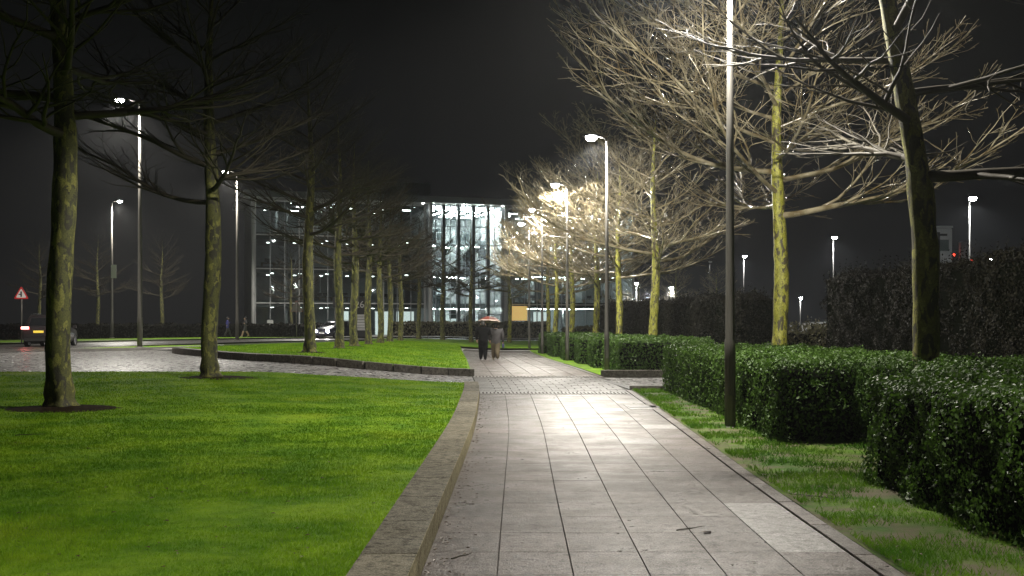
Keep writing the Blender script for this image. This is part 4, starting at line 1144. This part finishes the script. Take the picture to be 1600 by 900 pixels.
MB().bevbox(-.06, .06, -.13, .13, 0, .20, .03).build('bag_body', simple('bag_cloth', (.02, .025, .07), .6), bgp); MB().tube([(0, -.09, .19), (0, -.05, .27), (0, .05, .27), (0, .09, .19)], [.008] * 4, 6).build('handle', M['sign_black'], bgp)
jog = dict(stride=(.30, -.22), larm=((-.27, -.10, 1.15), (-.22, .14, 1.20), (.2, .6, .6), (.6, 0, .6)), rarm=((.27, .05, 1.12), (.22, -.12, 1.02), (-.1, .5, -.5), (-.6, 0, .4)))
person('person in a blue jacket walking along the far side of the road', -25.3, 101.2, T(-25, 101) + .1, R(-70), 1.74, [blu, shoe, shoe], jog, 1.05, group='people beyond the road')
person('person in dark top and bare legs running beyond the road', -23.7, 101.2, T(-24, 101) + .1, R(100), 1.74, [dkj, dkj, pshoe], jog, .95, group='people beyond the road', shorts=True)

# ------------------------------------------------------------------ litter
rl = random.Random(9)
leafv = [(0, -.5, 0), (.3, -.1, .06), (.12, .5, 0), (0, .1, .02), (-.14, .5, .04), (-.32, -.05, .05)]
lm = bpy.data.meshes.new('fallen_leaf'); lm.from_pydata(leafv, [], [(0, 1, 2, 3), (0, 3, 4, 5)]); lm.update()
lm.materials.append(simple('dead_leaf', (.10, .065, .03), .6, c2=(.055, .035, .018), scale=20))
Vv = []; Ff = []
for i in range(420):
    yy = 4.5 * (27 / 4.5) ** rl.random(); s = rl.uniform(.015, .045); a = rl.uniform(0, 6.28)
    xx = XL(yy) + .03 + rl.expovariate(14); n = len(Vv)
    for v in leafv: Vv.append((xx + s * (v[0] * math.cos(a) - v[1] * math.sin(a)), yy + s * (v[0] * math.sin(a) + v[1] * math.cos(a)), .004 + s * v[2] * 3 + .002))
    Ff += [(n, n + 1, n + 2, n + 3), (n, n + 3, n + 4, n + 5)]
for i in range(520):
    yy = 5 * (27 / 5) ** rl.random(); s = rl.uniform(.02, .05); a = rl.uniform(0, 6.28); n = len(Vv)
    if i % 2: xx = XR(yy) + .05 + rl.random() ** 2 * 1.2; zz = .045
    else: xx = XL(yy) - .5 - rl.random() * .45 * yy; zz = lawn1_z(xx, yy) + .02
    for v in leafv: Vv.append((xx + s * (v[0] * math.cos(a) - v[1] * math.sin(a)), yy + s * (v[0] * math.sin(a) + v[1] * math.cos(a)), zz + s * v[2] * 4))
    Ff += [(n, n + 1, n + 2, n + 3), (n, n + 3, n + 4, n + 5)]
lit_o = mesh('leaf_litter', Vv, Ff, lm.materials[0], None, kind='stuff'); tag(lit_o, 'brown leaf litter along the kerb foot and strewn on the grass', 'leaf litter')
yl = lm.copy(); yl.materials.clear(); yl.materials.append(simple('yellow_leaf', (.42, .29, .10), .5))
for nm, me, x, y, z, s, rz, lab in (('fallen_leaf', yl, 3.62, 8.55, .05, .15, 1.2, 'large pale yellow leaf on the verge before the near hedge'),
                                    ('fallen_leaf', lm, 1.52, 8.9, .006, .12, 2.2, 'dark crumpled leaf on the pale slabs at the path edge')):
    o = link(nm, me, label=lab, cat='leaf'); o.location = (x, y, z); o.scale = (s, s, s * 1.5); o.rotation_euler = (.1, .1, rz)
def twig(x, y, z, L, rz, lab):
    P = [(0, 0, .004)]; d = 0
    for i in range(5): d += rl.uniform(-.3, .3); P.append((P[-1][0] + L / 5 * math.cos(d), P[-1][1] + L / 5 * math.sin(d), .005 + rl.uniform(0, .006)))
    b = MB().tube(P, [.005, .005, .0045, .004, .003, .002], 5); b.tube([P[2], (P[2][0] + L * .2, P[2][1] + L * .15, .01)], [.003, .002], 4)
    o = b.build('fallen_twig', M['twig_dark'], None, label=lab, cat='twig'); o.location = (x, y, z); o.rotation_euler = (0, 0, rz)
twig(1.30, 9.0, 0, .30, .6, 'dark forked twig on the path near the pale slabs')
twig(-.42, 7.9, 0, .22, 1.0, 'small twig by the kerb at the bottom of the path')
twig(2.95, 10.4, .035, .5, 2.6, 'long thin twig on the patchy verge')
twig(-6.2, 14.2, .25, .35, .3, 'pale twig lying on the near lawn')

# ------------------------------------------------------------------ damp night air
hz = MB().box(-130, 110, -12, 190, -1.2, 20).build('haze', None, None, kind='stuff')
hm_, t, b = nodes('damp_air'); t.nodes.remove(b)
pv = N(t, 'ShaderNodeVolumePrincipled'); pv.inputs['Density'].default_value = .00045; pv.inputs['Color'].default_value = (.85, .87, .9, 1); pv.inputs['Anisotropy'].default_value = .7
t.links.new(pv.outputs[0], t.nodes['Material Output'].inputs['Volume'])
hz.data.materials.append(hm_)
